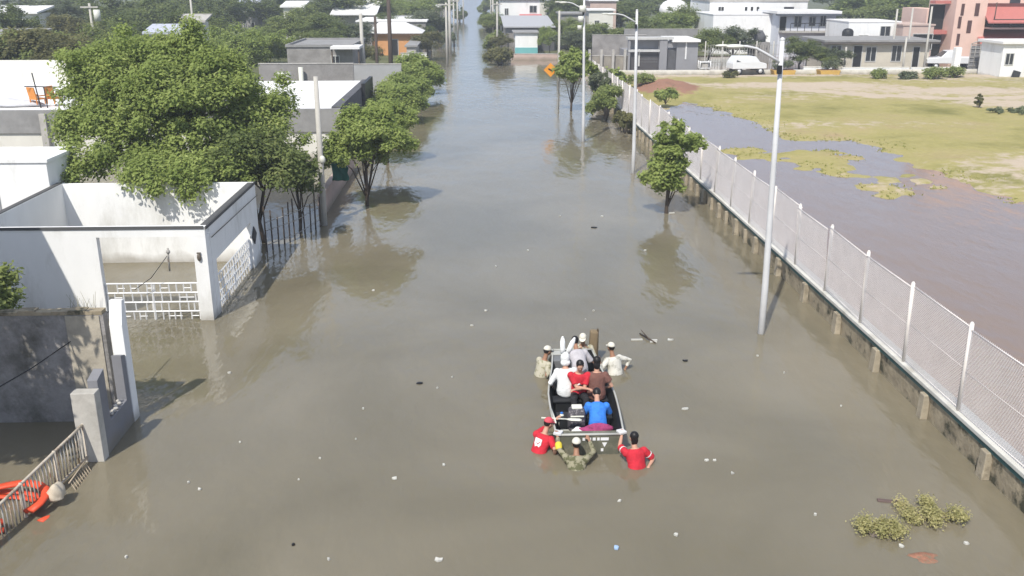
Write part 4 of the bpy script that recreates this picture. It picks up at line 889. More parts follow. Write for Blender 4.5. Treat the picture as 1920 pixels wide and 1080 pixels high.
x0, x1, z0, z1 = R(1588, 42, 1690, 80, 106); w4 = house('box_house', 'white box shaped house above the low cream house with a slot window', x0, x1, 106, 113, 0, z1, WHITE, ROOFW, .05, .12, 0, [('window', .22, .38, .62, .68), ('window', .62, .8, .55, .9)])
x0, x1, z0, z1 = R(1585, 55, 1608, 78, 103.5); t = thing('water_tank', 'black water tank standing left of the white box house', 'tank', (x0, 104, 0)); cx = (x0+x1)/2; b = MB(); r = (x1-x0)/2; b.tube([(cx, 104.6, z0-.3), (cx, 104.6, z1-.3), (cx, 104.6, z1-.05), (cx, 104.6, z1+.05)], [r, r, r*.75, r*.3], 16); b.build('tank', BLACKM, t); b = MB(); b.box(cx-r, cx+r, 103.6, 105.6, -.4, z0-.31); b.build('stand', CONC, t)
x0, x1, z0, z1 = R(1420, 58, 1444, 76, 105); t = thing('water_tank', 'dark grey water tank with sloping shoulders before the plain white house', 'tank', (x0, 105, 0)); cx = (x0+x1)/2; r = (x1-x0)/2; b = MB(); b.tube([(cx, 106.4, z0-.2), (cx, 106.4, z1-.6), (cx, 106.4, z1)], [r, r*.95, r*.4], 14); b.build('tank', DKGREY, t); b = MB(); b.box(cx-r*1.2, cx+r*1.2, 105, 108, 0, z0-.21); b.build('stand', BLOCK, t)
x0, x1, z0, z1 = R(1690, 48, 1752, 82, 104); w5 = house('pink_annex', 'pale pink annex with open shaded porch beside the pink building', x0, x1, 104, 110, 0, z1, PINKW, PINKW, .1, .15, 0, [('door', .35, .98, .4, .78)])  # the porch's shade is a flat dark panel on the front wall
# pink building
Y = 106.; pk = thing('pink_building', 'large salmon pink building with red tiled awnings and slim tower, top right', 'building', (50, Y, 0))
a0 = Zat(1772, 100, Y).x; a1 = Zat(1800, 100, Y).x; a2 = Zat(1838, 100, Y).x; a3 = a2+18; zt = 15.
b = MB(); b.box(a1-1.2, a2, Y, Y+4, -.5, zt); b.box(a2, a3, Y+3.2, Y+14, -.5, zt+1); b.box(a0-1.5, a1-1.2, Y+2.5, Y+9, -.5, Zat(1772, 18, Y).z); b.build('wall', PINK, pk)
b = MB(); z2 = Zat(1850, 68, Y-1).z
for zz, xx0 in ((z2, a1+1.), (Zat(1850, 28, Y-1).z, a2-.8)):
    b.add([(xx0, Y-2.2, zz-.7), (a3, Y-2.2, zz-.7), (a3, Y+3.1, zz+.75), (xx0+1.8, Y+3.1, zz+.75), (xx0, Y-2.2, zz-.85), (a3, Y-2.2, zz-.85), (a3, Y+3.1, zz+.55), (xx0+1.8, Y+3.1, zz+.55)], [(0, 1, 2, 3), (7, 6, 5, 4), (0, 4, 5, 1), (3, 2, 6, 7), (0, 3, 7, 4), (1, 5, 6, 2)])
b.build('awning', REDTILE, pk)
b = MB(); b.box(a2+.02, a3, Y-1.6, Y+3.19, z2+.76, z2+.95); b.build('balcony_floor', PINKW, pk)
b = MB(); b.box(a2+.3, a3-.2, Y+3.10, Y+3.19, z2+1.0, z2+3.4); b.build('balcony_recess', mat('deep_red_recess', (.14, .05, .045), .9, .2), pk)
b = MB(); b.tube([(a2+.1, Y-1.5, z2+1.8), (a3, Y-1.5, z2+1.8)], .06, 5)
for i in range(9): b.tube([(a2+.2+i*1.9, Y-1.5, z2+.95), (a2+.2+i*1.9, Y-1.5, z2+(1.8 if i % 2 else 3.6))], .06, 5)
b.build('balcony_rail', WOOD, pk)
b = MB(); b.box(a2+.1, a3, Y+3.05, Y+3.19, .1, z2-1.2); b.build('ground_floor_opening', DARK, pk)
for px, py in ((1787, 42), (1790, 42)): pass
for u, py in ((.18, 18), (.12, 42), (.16, 74)):
    zc = Zat(1790, py, Y).z; b = MB(); xx = a1-1.0+(a2-a1)*u; b.obox((xx+.15, Y-.03, zc), (.36, .05, 1.25)); b.build('window', mat('tower_window', (.09, .045, .04), .6), pk, bevel=.1)
for px, py in ((1832, 18), (1817, 50)):
    q = Zat(px, py, Y); b = MB(); b.obox((q.x, Y-.03, q.z), (.5, .05, 1.35)); b.build('window', MATS['tower_window'], pk, bevel=.12)
b = MB(); q0 = Zat(1752, 60, Y+2).z; b.box(a0-1.3, a1-1.25, Y+1.2, Y+2.49, q0-.2, q0+.2); b.build('side_balcony', REDTILE, pk); b = MB(); b.box(a0-1.3, a1-1.25, Y+1.2, Y+2.49, q0+3.1, q0+3.4); b.build('side_awning', REDTILE, pk); b = MB(); b.box(a0-1.3, a1-1.25, Y+2.40, Y+2.49, q0+.3, q0+3.); b.build('side_recess', DARK, pk); b = MB(); b.box(a0-1.4, a1-1.25, Y+2.38, Y+2.49, .1, q0-.4); b.build('side_opening', DARK, pk)
b = MB(); q = Zat(1895, 3, Y+3); b.box(q.x, q.x+1.2, Y+3.12, Y+3.19, q.z-.6, q.z+1.); b.build('window', GLASS, pk)
# white gate house at the right edge
x0, x1, z0, z1 = R(1872, 82, 1960, 152, 88); bo = house('gate_house', 'small white gate house at the right edge with window and flat roof', x0, x1, 88, 92, 0, z1, WHITE, ROOFW, .3, .22, 0, [('window', .09, .27, .42, .72)])
q = Zat(1903, 143, 87.9); b = MB(); b.obox((q.x, 87.85, q.z), (.75, .06, 1.0), (0, .25, 0)); tag(b.build('leaning_board', GLASS), 'dark board leaning against the white gate house wall', 'board')
# white garden wall, planters, gate pillar, gate
for px0, px1, pt, pb, lab in ((1505, 1560, 126, 152, 'white curved garden wall left of the yellow planter in the middle'), (1577, 1705, 127, 150, 'long white garden wall in front of the low cream house'), (1706, 1800, 127, 149, 'white garden wall section before the pickup and pink tower'), (1330, 1402, 136, 149, 'low cream garden wall left of the white van')):
    wallbox('garden_wall', lab, px0, px1, pt, pb, 93.7, .3, WHITE, z0=.1, cap=WHITE2)
for px0, px1, lab in ((1536, 1577, 'yellow ochre planter box with a wispy bush, right one'), (1449, 1493, 'yellow ochre planter box behind the nearest lamp post')):
    x0, x1, z0, z1 = R(px0, 132, px1, 155, 92.0); t = thing('planter', lab, 'planter', ((x0+x1)/2, 92.4, .1), 'yellow planters by the garden wall'); b = MB(); b.prism([(x0+.2, -.2), (x1-.2, -.2), (x1, z1), (x0, z1)], 1, 92, 93.3); b.build('box', YEL, t, bevel=.03); b = MB(); b.box(x0+.1, x1-.1, 92.1, 93.2, z1-.05, z1+.03); b.build('soil', SOIL, t)
    leaves_mesh('foliage', clumps_in([((x0+x1)/2, 92.6, z1+.5, .9, .5, .5)], 10, .35, px0), 900, .1, LF_GREY, t)
q = G(1810, 140, .1); b = MB(); b.box(q.x-.3, q.x+.3, 93.3, 93.9, -.4, Zat(1810, 89, 93.5).z); tag(b.build('gate_pillar', WHITE, bevel=.02), 'tall white gate pillar left of the arched grey gate', 'pillar')
t = thing('driveway_gate', 'grey two leaf driveway gate with arched bars at the right', 'gate', (48, 93.6, .1)); xa = Zat(1816, 120, 93.6).x; xb = Zat(1870, 120, 93.6).x
for k in range(2):
    u0 = xa+(xb-xa)*k/2; u1 = xa+(xb-xa)*(k+1)/2; b = MB()
    for i in range(7): z = .3+i*.42; b.tube([(u0, 93.6, z), (u1, 93.6, z)], .035, 4)
    b.tube([(u0, 93.6, 2.85)]+[(u0+(u1-u0)*j/6, 93.6, 2.85+.25*math.sin(math.pi*j/6)) for j in range(1, 6)]+[(u1, 93.6, 2.85)], .05, 5)
    for i in range(4): xx = u0+(u1-u0)*i/3; b.tube([(xx, 93.6, .1), (xx, 93.6, 2.85)], .04, 4)
    b.build('gate_leaf', IRONG, t); b = MB(); b.box(u0+.1, u1-.1, 93.66, 93.69, .2, 2.7); b.build('backing_sheet', mat('gate_sheet', (.2, .2, .21), .6, .15), t)
# railing along the garden wall tops and rear fence wires
t = thing('garden_fence', 'thin wire garden fence with slim posts beyond the low kerb wall', 'fence', (27, 96.9, .1)); xa = Zat(1320, 120, 97).x; xb = Zat(1510, 120, 97).x
for i in range(7): xx = xa+(xb-xa)*i/6; b = MB(); b.tube([(xx, 96.8, -.2), (xx, 96.8, 3.0)], .06, 5); b.build('post', POLEC, t)
b = MB()
for i in range(40): xx = xa+(xb-xa)*i/39; b.tube([(xx, 96.8, .2), (xx, 96.8, 2.6)], .02, 4)
for z in (.9, 1.7, 2.6): b.tube([(xa, 96.8, z), (xb, 96.8, z)], .02, 4)
b.build('wire_panel', IRONG, t)

# vehicles
def car(label, name, cx, cy, z, L, Wd, Hh, m, kind, heading):
    """profile along x (length), extruded over width with tumblehome"""
    t = thing(name, label, 'van' if kind == 'van' else ('pickup' if kind == 'pickup' else 'car'), (cx, cy, z))
    lo = .32
    if kind == 'pickup': prof = [(-.5, lo), (.5, lo), (.5, .52), (.47, .6), (.25, .64), (.12, .98), (-.1, 1.), (-.14, .66), (-.5, .64)]
    else: prof = [(-.5, lo), (.5, lo), (.5, .55), (.46, .62), (.30, .68), (.17, .98), (-.38, 1.), (-.48, .70), (-.5, .6)]
    body = MB(); P = [(p[0]*L, p[1]*Hh) for p in prof]; n = len(P); vs = []
    for yy, k in ((-.5, 1), (.5, 1)):
        for (x, zz), pr in zip(P, prof): vs.append((x, yy*Wd*(1-.28*max(0, pr[1]-.64)), zz))
    body.add(vs, [tuple(range(n)), tuple(range(2*n-1, n-1, -1))]+[(i, n+i, n+(i+1) % n, (i+1) % n) for i in range(n)])
    Mx = Matrix.Rotation(heading, 3, 'Z')
    def place(b): b.v = [tuple(Vector((cx, cy, z))+Mx@Vector(v)) for v in b.v]; return b
    bo = place(body).build('body', m, t, bevel=.05)
    x0, x1 = (-.08, .15) if kind == 'pickup' else (-.40, .2)
    for s in (-1, 1):
        w = MB(); yy = s*(Wd*.5*(1-.04)); w.add([((x0)*L, yy*.99+s*.02, .70*Hh), (x1*L+.05*L, yy*.99+s*.02, .70*Hh), ((x1-.02)*L, yy*.93+s*.02, .92*Hh), (x0*L, yy*.93+s*.02, .92*Hh), (x0*L, yy*.95, .70*Hh), (x1*L+.05*L, yy*.95, .70*Hh), ((x1-.02)*L, yy*.90, .92*Hh), (x0*L, yy*.90, .92*Hh)],
                         [(0, 1, 2, 3), (7, 6, 5, 4), (0, 4, 5, 1), (1, 5, 6, 2), (2, 6, 7, 3), (3, 7, 4, 0)]); place(w).build('side_window', GLASS, t)
    w = MB(); q0 = P[4]; q1 = P[5]; d = Vector((q1[0]-q0[0], 0, q1[1]-q0[1])); nn = Vector((-d.z, 0, d.x)).normalized()*-.02
    w.add([tuple(Vector((q0[0]+d.x*f, yy, q0[1]+d.z*f))+nn*k) for k in (1, -.5) for f, yy in ((.1, -.42*Wd), (.1, .42*Wd), (.9, .38*Wd), (.9, -.38*Wd))], [(0, 1, 2, 3), (7, 6, 5, 4), (0, 4, 5, 1), (1, 5, 6, 2), (2, 6, 7, 3), (3, 7, 4, 0)]); place(w).build('windscreen', GLASS, t)
    for sx in (-.31, .32):
        for s in (-1, 1):
            w = MB(); w.tube([(sx*L, s*Wd*.36, .34), (sx*L, s*Wd*.49, .34)], .34, 16); wo = place(w).build('wheel', BLACKM, t); w = MB(); w.tube([(sx*L, s*Wd*.492, .34), (sx*L, s*Wd*.505, .34)], .19, 12); place(w).build('rim', GALV, wo)
    for s in (-1, 1):
        w = MB(); w.obox((.495*L, s*Wd*.36, .5*Hh), (.06, .3, .14)); place(w).build('headlight', LAMPG, t)
    return t
CARW = mat('white_car_paint', (.66, .67, .68), .35, .03, 1., spec=.5)
q = G(1428, 149, .1); car('white van parked by the garden wall behind the nearest lamp post', 'parked_van', q.x-.1, 92.6, .12, 3.5, 1.7, 1.75, CARW, 'van', .15)
q = Zat(1778, 112, 98); car('white pickup parked behind the garden wall at the foot of the pink tower', 'parked_pickup', q.x, 97.5, .1, 5.2, 1.9, 1.9, CARW, 'pickup', 3.0)
car('dark blue car standing at the far left street edge behind the street trees', 'parked_car', -6.0, 98.5, -.25, 4.2, 1.7, 1.55, mat('dark_blue_car_paint', (.03, .05, .09), .35, .1), 'car', 1.6)

# ------------------------------------------------------------------ poles and lines
def pole(px, ptop, Y, r, m, label, name='utility_pole', cross=(), bz=-.8, tip=None):
    q = Zat(px, ptop, Y); z = q.z; t = thing(name, label, 'pole', (q.x, Y, 0)); b = MB(); b.tube([(q.x, Y, bz), (q.x, Y, z)], [r, r*.7], 8); b.build('shaft', m, t)
    for dz, w in cross: b = MB(); b.obox((q.x, Y-.12, z-dz), (w, .1, .12)); b.build('crossarm', m, t)
    return t, q
pole(727, -30, 79.5, .21, WOOD, 'tall dark wooden utility pole, thickest on the left bank'); pole(703, 30, 79.0, .15, WOOD, 'shorter dark pole just left of the tall wooden utility pole')
pole(676, 25, 84, .20, POLEC, 'pale thick post below the long white shed roof'); t, q = pole(167, 6, 80, .14, POLEC, 'pale concrete pole with white transformer among the trees at upper left', cross=((.3, 1.4),))
b = MB(); b.tube([(q.x+.55, 79.9, q.z-1.4), (q.x+.55, 79.9, q.z-.5)], .26, 12); b.build('transformer', LAMPG, t)
pole(355, -20, 96, .13, POLEC, 'bare pale pole at the top edge left of centre')
for i, (px, pt, Y, r, lab, cr) in enumerate([(836, 5, 104, .14, 'grey pole nearest in the cluster on the left street edge', ((.2, 1.8),)), (842, -8, 118, .20, 'thick grey pole in the left street cluster', ()), (850, -4, 135, .13, 'thin grey pole behind the thick one at the left street edge', ((.4, 1.6),)), (857, -12, 160, .15, 'grey pole with crossarm farther down the left side', ((.3, 2.),)), (868, -14, 210, .16, 'farthest pole down the left side of the street', ((.3, 2.2),)),
                                     (932, 3, 122, .15, 'pale pole nearest on the right bank by the white shed', ((.3, 1.2),)), (924, -12, 150, .16, 'pale pole farther along the right bank', ((.3, 1.5),)), (920, -14, 200, .15, 'thin pale pole far down the right bank', ())]):
    pole(px, pt, Y, r, POLEC, lab, cross=cr)
for px, pt, Y, lab in ((1683, 17, 99, 'slim pale post rising before the white box house'), (1712, 15, 99.5, 'slim pale post right of the white box house'), (1748, 12, 95.5, 'tall pale post before the pink annex'), (1700, 70, 95.5, 'short pale post in front of the low cream house'), (1587, 88, 95.5, 'short slim post at the door of the low cream house'), (1049, 20, 90, 'thin pale pole before the far cross street')): pole(px, pt, Y, .13, POLEC, lab, name='pale_post')
def line(a, c, sag, r, label):
    pts = [Vector(a).lerp(Vector(c), i/14)+Vector((0, 0, -sag*4*(i/14)*(1-i/14))) for i in range(15)]; b = MB(); b.tube(pts, r, 4); tag(b.build('power_line', BLACKM), label, 'cable')
# fallen sticks standing in the water near the far right bank
for (px, py, dx, h, lab) in ((966, 205, -.25, 1.6, 'left of two thin sticks rising from the far water'), (958, 200, .35, 1.5, 'right of two thin sticks rising from the far water')):
    pass

# ------------------------------------------------------------------ boat
BOATG = mat('olive_boat_paint', (.115, .115, .085), .55, .25, 3., col2=(.19, .18, .13), c2=(.48, .6), dscale=2.5)
BLINE = mat('black_boat_liner', (.018, .019, .021), .55, .3, 4.)
GUN = mat('pale_gunwale', (.40, .40, .37), .45, .1, 4.)
BX, BS, BL = 2.15, 16.55, 4.25
bt = thing('flat_boat', 'dark flat bottomed boat full of people and bags, pushed along the flooded street', 'boat', (BX, BS+2, 0))
def sect(t, inner):
    y = BS+BL*t; w = (.67+.05*math.sin(math.pi*min(1, t*1.3)))*(1-.30*max(0, t-.45)/.55); k = max(0, t-.72)/.28
    zb = -.14+.34*k*k; zt = .44+.08*t; wb = w*.80; xc = BX+.06*t
    if inner: w -= .03; wb -= .03; zb = max(zb+.05, .04); zt = .44+.08*t
    return [Vector((xc-w, y, zt)), Vector((xc-wb, y, zb)), Vector((xc+wb, y, zb)), Vector((xc+w, y, zt))]
TS = [i/16 for i in range(17)]
b = MB(); S = [sect(t, False) for t in TS]
vs = [v for s in S for v in s]; b.add(vs, [(i*4+j, i*4+j+1, i*4+j+5, i*4+j+4) for i in range(16) for j in range(3)]+[(3, 2, 1, 0), (64, 65, 66, 67)]); b.build('hull', BOATG, bt, fixn=True)
b = MB(); S2 = [sect(min(max(t, .008), .992), True) for t in TS]; vs = [v for s in S2 for v in s]
b.add(vs, [(i*4+j+4, i*4+j+5, i*4+j+1, i*4+j) for i in range(16) for j in range(3)]+[(0, 1, 2, 3), (67, 66, 65, 64)]); b.build('liner', BLINE, bt, fixn=False)
b = MB(); lft = [s[0] for s in S]; rgt = [s[3] for s in S]
b.tube(lft, .022, 6); b.tube(rgt, .022, 6); b.tube([lft[0], rgt[0]], .026, 6); b.tube([lft[-1], rgt[-1]], .026, 6); b.build('gunwale', GUN, bt)
b = MB(); b.box(BX-.60, BX+.60, BS+.035, BS+.20, .36, .42); b.box(BX-.58, BX-.38, BS+.20, BS+.24, .36, .42); b.build('stern_deck', BOATG, bt, bevel=.01)
for yy, w in ((.95, .58), (1.75, .60), (2.9, .57)):
    b = MB(); b.box(BX-w, BX+w, BS+yy, BS+yy+.28, .30, .345); b.box(BX-w*.9, BX+w*.9, BS+yy+.03, BS+yy+.25, .05, .30); b.build('bench', BLINE if yy != 2.9 else mat('dark_grey_bench', (.05, .05, .055), .6), bt, bevel=.01)
b = MB(); b.box(BX-.47, BX-.18, BS+BL-.62, BS+BL-.06, .20, .50); b.build('bow_locker', mat('grey_locker', (.16, .165, .17), .6, .1), bt, bevel=.015)
b = MB(); b.box(BX-.47, BX-.18, BS+BL-.30, BS+BL-.06, .503, .53); b.build('locker_lid', GUN, bt, bevel=.008)
b = MB(); zz = .31
for x, w in ((-.20, .05), (-.10, .07), (.0, .06), (.09, .05), (.16, .16)): b = MB(); b.box(BX+x+.05, BX+x+.05+w, BS-.012, BS-.004, zz, zz+.06); b.build('white_marking', IRONW, bt)
b = MB(); b.box(BX+.22, BX+.27, BS-.012, BS-.004, zz-.24, zz-.18); b.build('white_marking', IRONW, bt); b = MB()
b.prism([(BX+.24, zz-.05), (BX+.34, zz-.05), (BX+.29, zz-.15)], 1, BS-.012, BS-.004); b.build('white_marking', IRONW, bt)
for s in (-1, 1):
    b = MB(); x = BX+s*.63; b.obox((x, BS+.06, .46), (.16, .16, .05), (0, 0, s*.4)); b.build('corner_plate', GALV, bt, bevel=.01)

# ------------------------------------------------------------------ people
SKIN = mat('skin', (.48, .27, .19), .55, .08, 6.); SKIND = mat('tanned_skin', (.30, .16, .10), .55, .08, 6.)
REDC = mat('red_cloth', (.50, .022, .038), .85, .2, 7., bump=.9, bscale=16); WHC = mat('white_cloth', (.70, .71, .70), .85, .1, 7., bump=.9, bscale=14); BROWNC = mat('brown_cloth', (.16, .075, .06), .9, .2, 7., bump=.9, bscale=14)
GREYC = mat('light_grey_cloth', (.42, .40, .42), .85, .15, 7., bump=.9, bscale=14); BLACKC = mat('black_cloth', (.022, .022, .025), .85, .2, 5.); HAIRM = mat('black_hair', (.012, .010, .010), .45, .3, 30., stretch=(1, 1, .3))
CAMO = mat('khaki_camouflage', (.27, .25, .17), .9, .12, 8., col2=(.10, .10, .05), c2=(.47, .55), bump=.3, dscale=9); CAMOP = mat('pale_camouflage', (.44, .41, .32), .9, .1, 8., col2=(.24, .23, .14), c2=(.52, .58), bump=.3, dscale=9)
CREAM = mat('cream_cap', (.60, .57, .49), .85, .08, 6.); YELG = mat('yellow_glove', (.62, .50, .05), .6, .1); EYEM = mat('eye', (.03, .025, .02), .2); CAPR = mat('faded_red_cap', (.50, .07, .09), .8, .12)
WTEE = mat('dirty_white_shirt', (.62, .60, .54), .9, .1, 7., col2=(.33, .32, .27), c2=(.5, .62), dscale=6, bump=.3)
def ik(a, c, l1, l2, hint):
    d = c-a; L = d.length
    if L > (l1+l2)*.995: c = a+d*((l1+l2)*.995/L); d = c-a; L = d.length
    x = (l1*l1-l2*l2+L*L)/(2*L); h = math.sqrt(max(0, l1*l1-x*x)); u = d/L
    n = hint-u*hint.dot(u); n = n.normalized() if n.length > 1e-4 else Vector((0, 0, -1)).cross(u).normalized()
    return a+u*x+n*h, c
def ell_ring(c, r, f, rx, ry, n=14): return [c+r*(math.cos(2*math.pi*i/n)*rx)+f*(math.sin(2*math.pi*i/n)*ry) for i in range(n)]
def person(label, base, th, lean=.15, hl=None, hr=None, sit=False, shirt=REDC, sleeve=.45, pants=BLACKC, skin=SKIN, hair='short', cap=None, hood=None, hyaw=0., hpitch=0., group=None, sh_extra=0., gloves=None, size=1.):
    P = Vector(base); Z = Vector((0, 0, 1)); f = Vector((-math.sin(th), math.cos(th), 0)); r = Vector((math.cos(th), math.sin(th), 0))
    t = thing('person', label, 'person', (P.x, P.y, P.z-(.95 if not sit else .35)), group)
    s = Z*math.cos(lean)+f*math.sin(lean); n = f*math.cos(lean)-Z*math.sin(lean)
    def sp(h, o=0.): 
        k = min(1, h/.3); d = (Z*(1-k)+s*k).normalized() if h > 0 else Z
        return P+d*(h*size)+n*o
    prof = [(-.10, .10, .09), (-.06, .15, .11), (.02, .165, .118), (.12, .150, .108), (.22, .152, .110), (.33, .172, .118), (.41, .178, .112), (.465, .150, .092), (.505, .085, .070)]
    body = MB(); body.loft([ell_ring(sp(h), r, n if h > 0 else f, a, c) for h, a, c in prof])
    nb = sp(.49); nt_ = sp(.60, .015); body.tube([nb, nt_, nt_+s*.04], [.062, .054, .05], 10)
    # head
    hd = Euler((hpitch, 0, 0)).to_matrix(); Mh = Matrix((r, f, Z)).transposed() @ Matrix.Rotation(hyaw, 3, 'Z') @ Matrix.Rotation(-hpitch, 3, 'X')
    hc = nt_+s*.05+Mh@Vector((0, .02, .075))
    def H(x, y, z): return hc+Mh@Vector((x, y, z))
    body.ball(hc, (.074, .092, .108), 16, 12, M=Mh); body.ball(H(0, .045, -.06), (.05, .045, .05), 10, 8, M=Mh); body.ball(H(0, .095, -.015), (.013, .02, .022), 8, 6, M=Mh); body.ball(H(0, .078, .028), (.05, .016, .012), 8, 6, M=Mh)
    for q in (-1, 1): body.ball(H(q*.075, -.005, -.01), (.012, .022, .033), 8, 6, M=Mh); body.ball(H(q*.038, .068, -.03), (.022, .02, .02), 8, 6, M=Mh)
    arms = []
    for side, tgt in ((-1, hl), (1, hr)):
        sh = sp(.435)+r*side*.185; body.ball(sh, .064, 10, 8)
        tgt = Vector(tgt) if tgt else sh+Z*-.5+f*.12+r*side*.08
        el, wr = ik(sh, tgt, .285, .25, (r*side*.6-Z*.8-f*.25))
        body.tube([sp(.42)+r*side*.10, sh, sh.lerp(el, .5), el, el.lerp(wr, .35), wr], [.06, .058, .048, .041, .040, .027], 10)
        d = (wr-el).normalized(); a = d.cross(Z); a = a.normalized() if a.length > .1 else r.copy(); nn = a.cross(d).normalized()*-1
        if nn.z > 0: nn = -nn
        pm = wr+d*.045; body.ball(pm, (.04, .05, .016), 10, 8, M=Matrix((a, d, nn)).transposed()); body.tube([wr-d*.02, wr+d*.03], [.027, .03], 8)
        for i, (o, L) in enumerate(((-.030, .066), (-.010, .076), (.010, .072), (.030, .058))):
            p0_ = wr+d*.082+a*o; c1 = .25+.1*i; k1 = p0_+(d*math.cos(c1)+nn*math.sin(c1))*L*.5; c2 = c1+.7; k2 = k1+(d*math.cos(c2)+nn*math.sin(c2))*L*.5
            body.tube([wr+d*.06+a*o*.9, p0_, k1, k2], [.0095, .0095, .009, .0075], 6)
        ts = -side; body.tube([wr+d*.025+a*ts*.025, wr+d*.05+a*ts*.05+nn*.012, wr+d*.085+a*ts*.052+nn*.03], [.013, .011, .009], 6)
        arms.append((side, sh, el, wr, d, a, nn))
    legs = []
    for side in (-1, 1):
        hp = P+r*side*.09+Z*-.05
        if sit: kn = P+r*side*.13+f*.42+Z*.03; an = kn+f*.06+Z*-.36
        else: kn = P+r*side*.11+f*(.10 if side > 0 else -.04)+Z*-.47; an = P+r*side*.12+f*(-.02 if side > 0 else -.16)+Z*-.88
        body.tube([hp, hp.lerp(kn, .5), kn, kn.lerp(an, .35), an], [.085, .075, .055, .054, .038], 10); body.tube([an-f*.05-Z*.03, an+f*.08-Z*.045, an+f*.17-Z*.06], [.036, .036, .025], 8)
        legs.append((hp, kn, an))
    for q in body.m: pass
    body.build('body', skin, t, remesh=.0095, smoothit=2)
    for q in (-1, 1):
        b = MB(); b.ball(H(q*.030, .083, .008), (.012, .008, .007), 8, 6, M=Mh); b.build('eye', EYEM, t)
    # clothes
    c = MB(); ex = .016+sh_extra
    c.loft([ell_ring(sp(h), r, n if h > 0 else f, a+ex+(.012 if h < .2 else 0), cc+ex+(.010 if h < .2 else 0)) for h, a, cc in prof[:-1]]+[ell_ring(sp(.50), r, n, .10+sh_extra, .085+sh_extra)])
    for side, sh, el, wr, d, a, nn in arms:
        L1 = .285; L2 = .25; tot = sleeve*(L1+L2)
        c.ball(sh, .083, 10, 8)
        if tot <= L1: e = sh.lerp(el, tot/L1); c.tube([sp(.42)+r*side*.10, sh, e], [.075, .078, .068+sh_extra], 10)
        else: e = el.lerp(wr, (tot-L1)/L2); c.tube([sp(.42)+r*side*.10, sh, sh.lerp(el, .5), el, e], [.075, .076, .064, .056, .043], 10)
    sh_o = c.build('shirt', shirt, t, remesh=.015, smoothit=3)
    c = MB(); c.loft([ell_ring(P+Z*h, r, f, a+.010, cc+.010) for h, a, cc in ((-.11, .12, .1), (-.05, .16, .118), (.03, .166, .12), (.07, .155, .112))])
    for hp, kn, an in legs: c.tube([hp, hp.lerp(kn, .5), kn, kn.lerp(an, .4), kn.lerp(an, .9)], [.098, .09, .07, .068, .058], 10)
    c.build('trousers', pants, t, remesh=.018, smoothit=3)
    if gloves:
        for side, sh, el, wr, d, a, nn in arms:
            if side in gloves: b = MB(); b.tube([el.lerp(wr, -.1), el.lerp(wr, .30), el.lerp(wr, .5)], [.07, .075, .058], 10); b.build('arm_band', YELG, t, remesh=.015, smoothit=2)
    if hair and not hood:
        b = MB(); b.ball(H(0, -.016, .022), (.083, .094, .104), 16, 10, M=Mh)
        if hair == 'long': b.ball(H(0, -.055, -.05), (.075, .05, .12), 12, 8, M=Mh)
        if cap is None: b.ball(H(0, -.03, .04), (.087, .085, .095), 14, 8, M=Mh)
        # keep the face clear
        b.v = [tuple((lambda q: hc+Mh@Vector((q.x, min(q.y, .052 if q.z < .055 else .085), q.z)))(Mh.transposed()@(Vector(v)-hc))) for v in b.v]
        b.build('hair', HAIRM, t, fixn=True)
    if cap:
        b = MB(); b.ball(H(0, -.008, .035), (.090, .105, .098), 18, 8, M=Mh, half=True); cp = b.build('cap', cap, t)
        b = MB(); b.v = []; pts = []
        for k in (0, 1):
            for i in range(9):
                a_ = math.pi*(.12+.76*i/8); pts.append(H(math.cos(a_)*.086, .03+math.sin(a_)*(.145), .042-.03*math.sin(a_)+.008*k))
        for k in (0, 1): pts.append(H(-.075, .03, .045+.008*k)); pts.append(H(.075, .03, .045+.008*k))
        b.add(pts, [tuple(range(9))+(18, 19), tuple(range(17, 8, -1))+(21, 20)]+[(i, 9+i, 10+i, i+1) for i in range(8)]+[(8, 17, 20, 18), (19, 21, 9, 0)]); b.build('brim', cap, cp)
    if hood:
        b = MB(); b.ball(H(0, -.022, .015), (.105, .108, .135), 16, 12, M=Mh); b.ball(H(0, -.05, -.09), (.115, .09, .08), 12, 8, M=Mh)
        b.v = [tuple((lambda q: hc+Mh@Vector((q.x, min(q.y, .06), q.z)))(Mh.transposed()@(Vector(v)-hc))) for v in b.v]
        b.build('hood', hood, t, remesh=.014, smoothit=3)
    t_info = dict(t=t, H=H, Mh=Mh, sp=sp, r=r, n=n, f=f, arms=arms, s=s)
    return t_info
PUSH = 'people wading beside the boat'; SEAT = 'people sitting in the boat'
# waders
i1 = person('person in red shirt with white emblem and red cap wading at left stern corner', (1.13, 16.72, -.15), -.75, .42, hl=(1.50, 17.15, .48), hr=(1.46, 16.62, -.02), shirt=REDC, cap=CAPR, hair='short', hyaw=-.3, hpitch=.25, group=PUSH)
T = i1; c0 = T['sp'](.30)-T['n']*.132; rr, ss = T['r'], T['s']
b = MB(); b.add([c0+rr*x+ss*z-T['n']*k for k in (.012, -.004) for x, z in ((-.085, .10), (.075, .09), (.08, -.02), (.02, -.11), (-.04, -.10), (-.085, -.01))], [tuple(range(6)), tuple(range(11, 5, -1))]+[(i, i+6, (i+1) % 6+6, (i+1) % 6) for i in range(6)]); b.build('emblem', WHC, T['t'])
b = MB(); b.tube([c0-T['n']*.017+rr*-.03+ss*.01, c0-T['n']*.017+rr*.0-ss*.02, c0-T['n']*.017+rr*.045+ss*.035], .008, 5); b.build('emblem_tick', CAPR, T['t'])
i2 = person('person in red T-shirt with dark hair wading at the right stern corner, seen from behind', (3.02, 16.02, -.16), .25, .32, hl=(2.78, 16.56, .42), hr=(3.24, 16.02, .0), shirt=REDC, hair='long', hyaw=.1, hpitch=-.05, group=PUSH, sh_extra=.01, skin=SKIN)
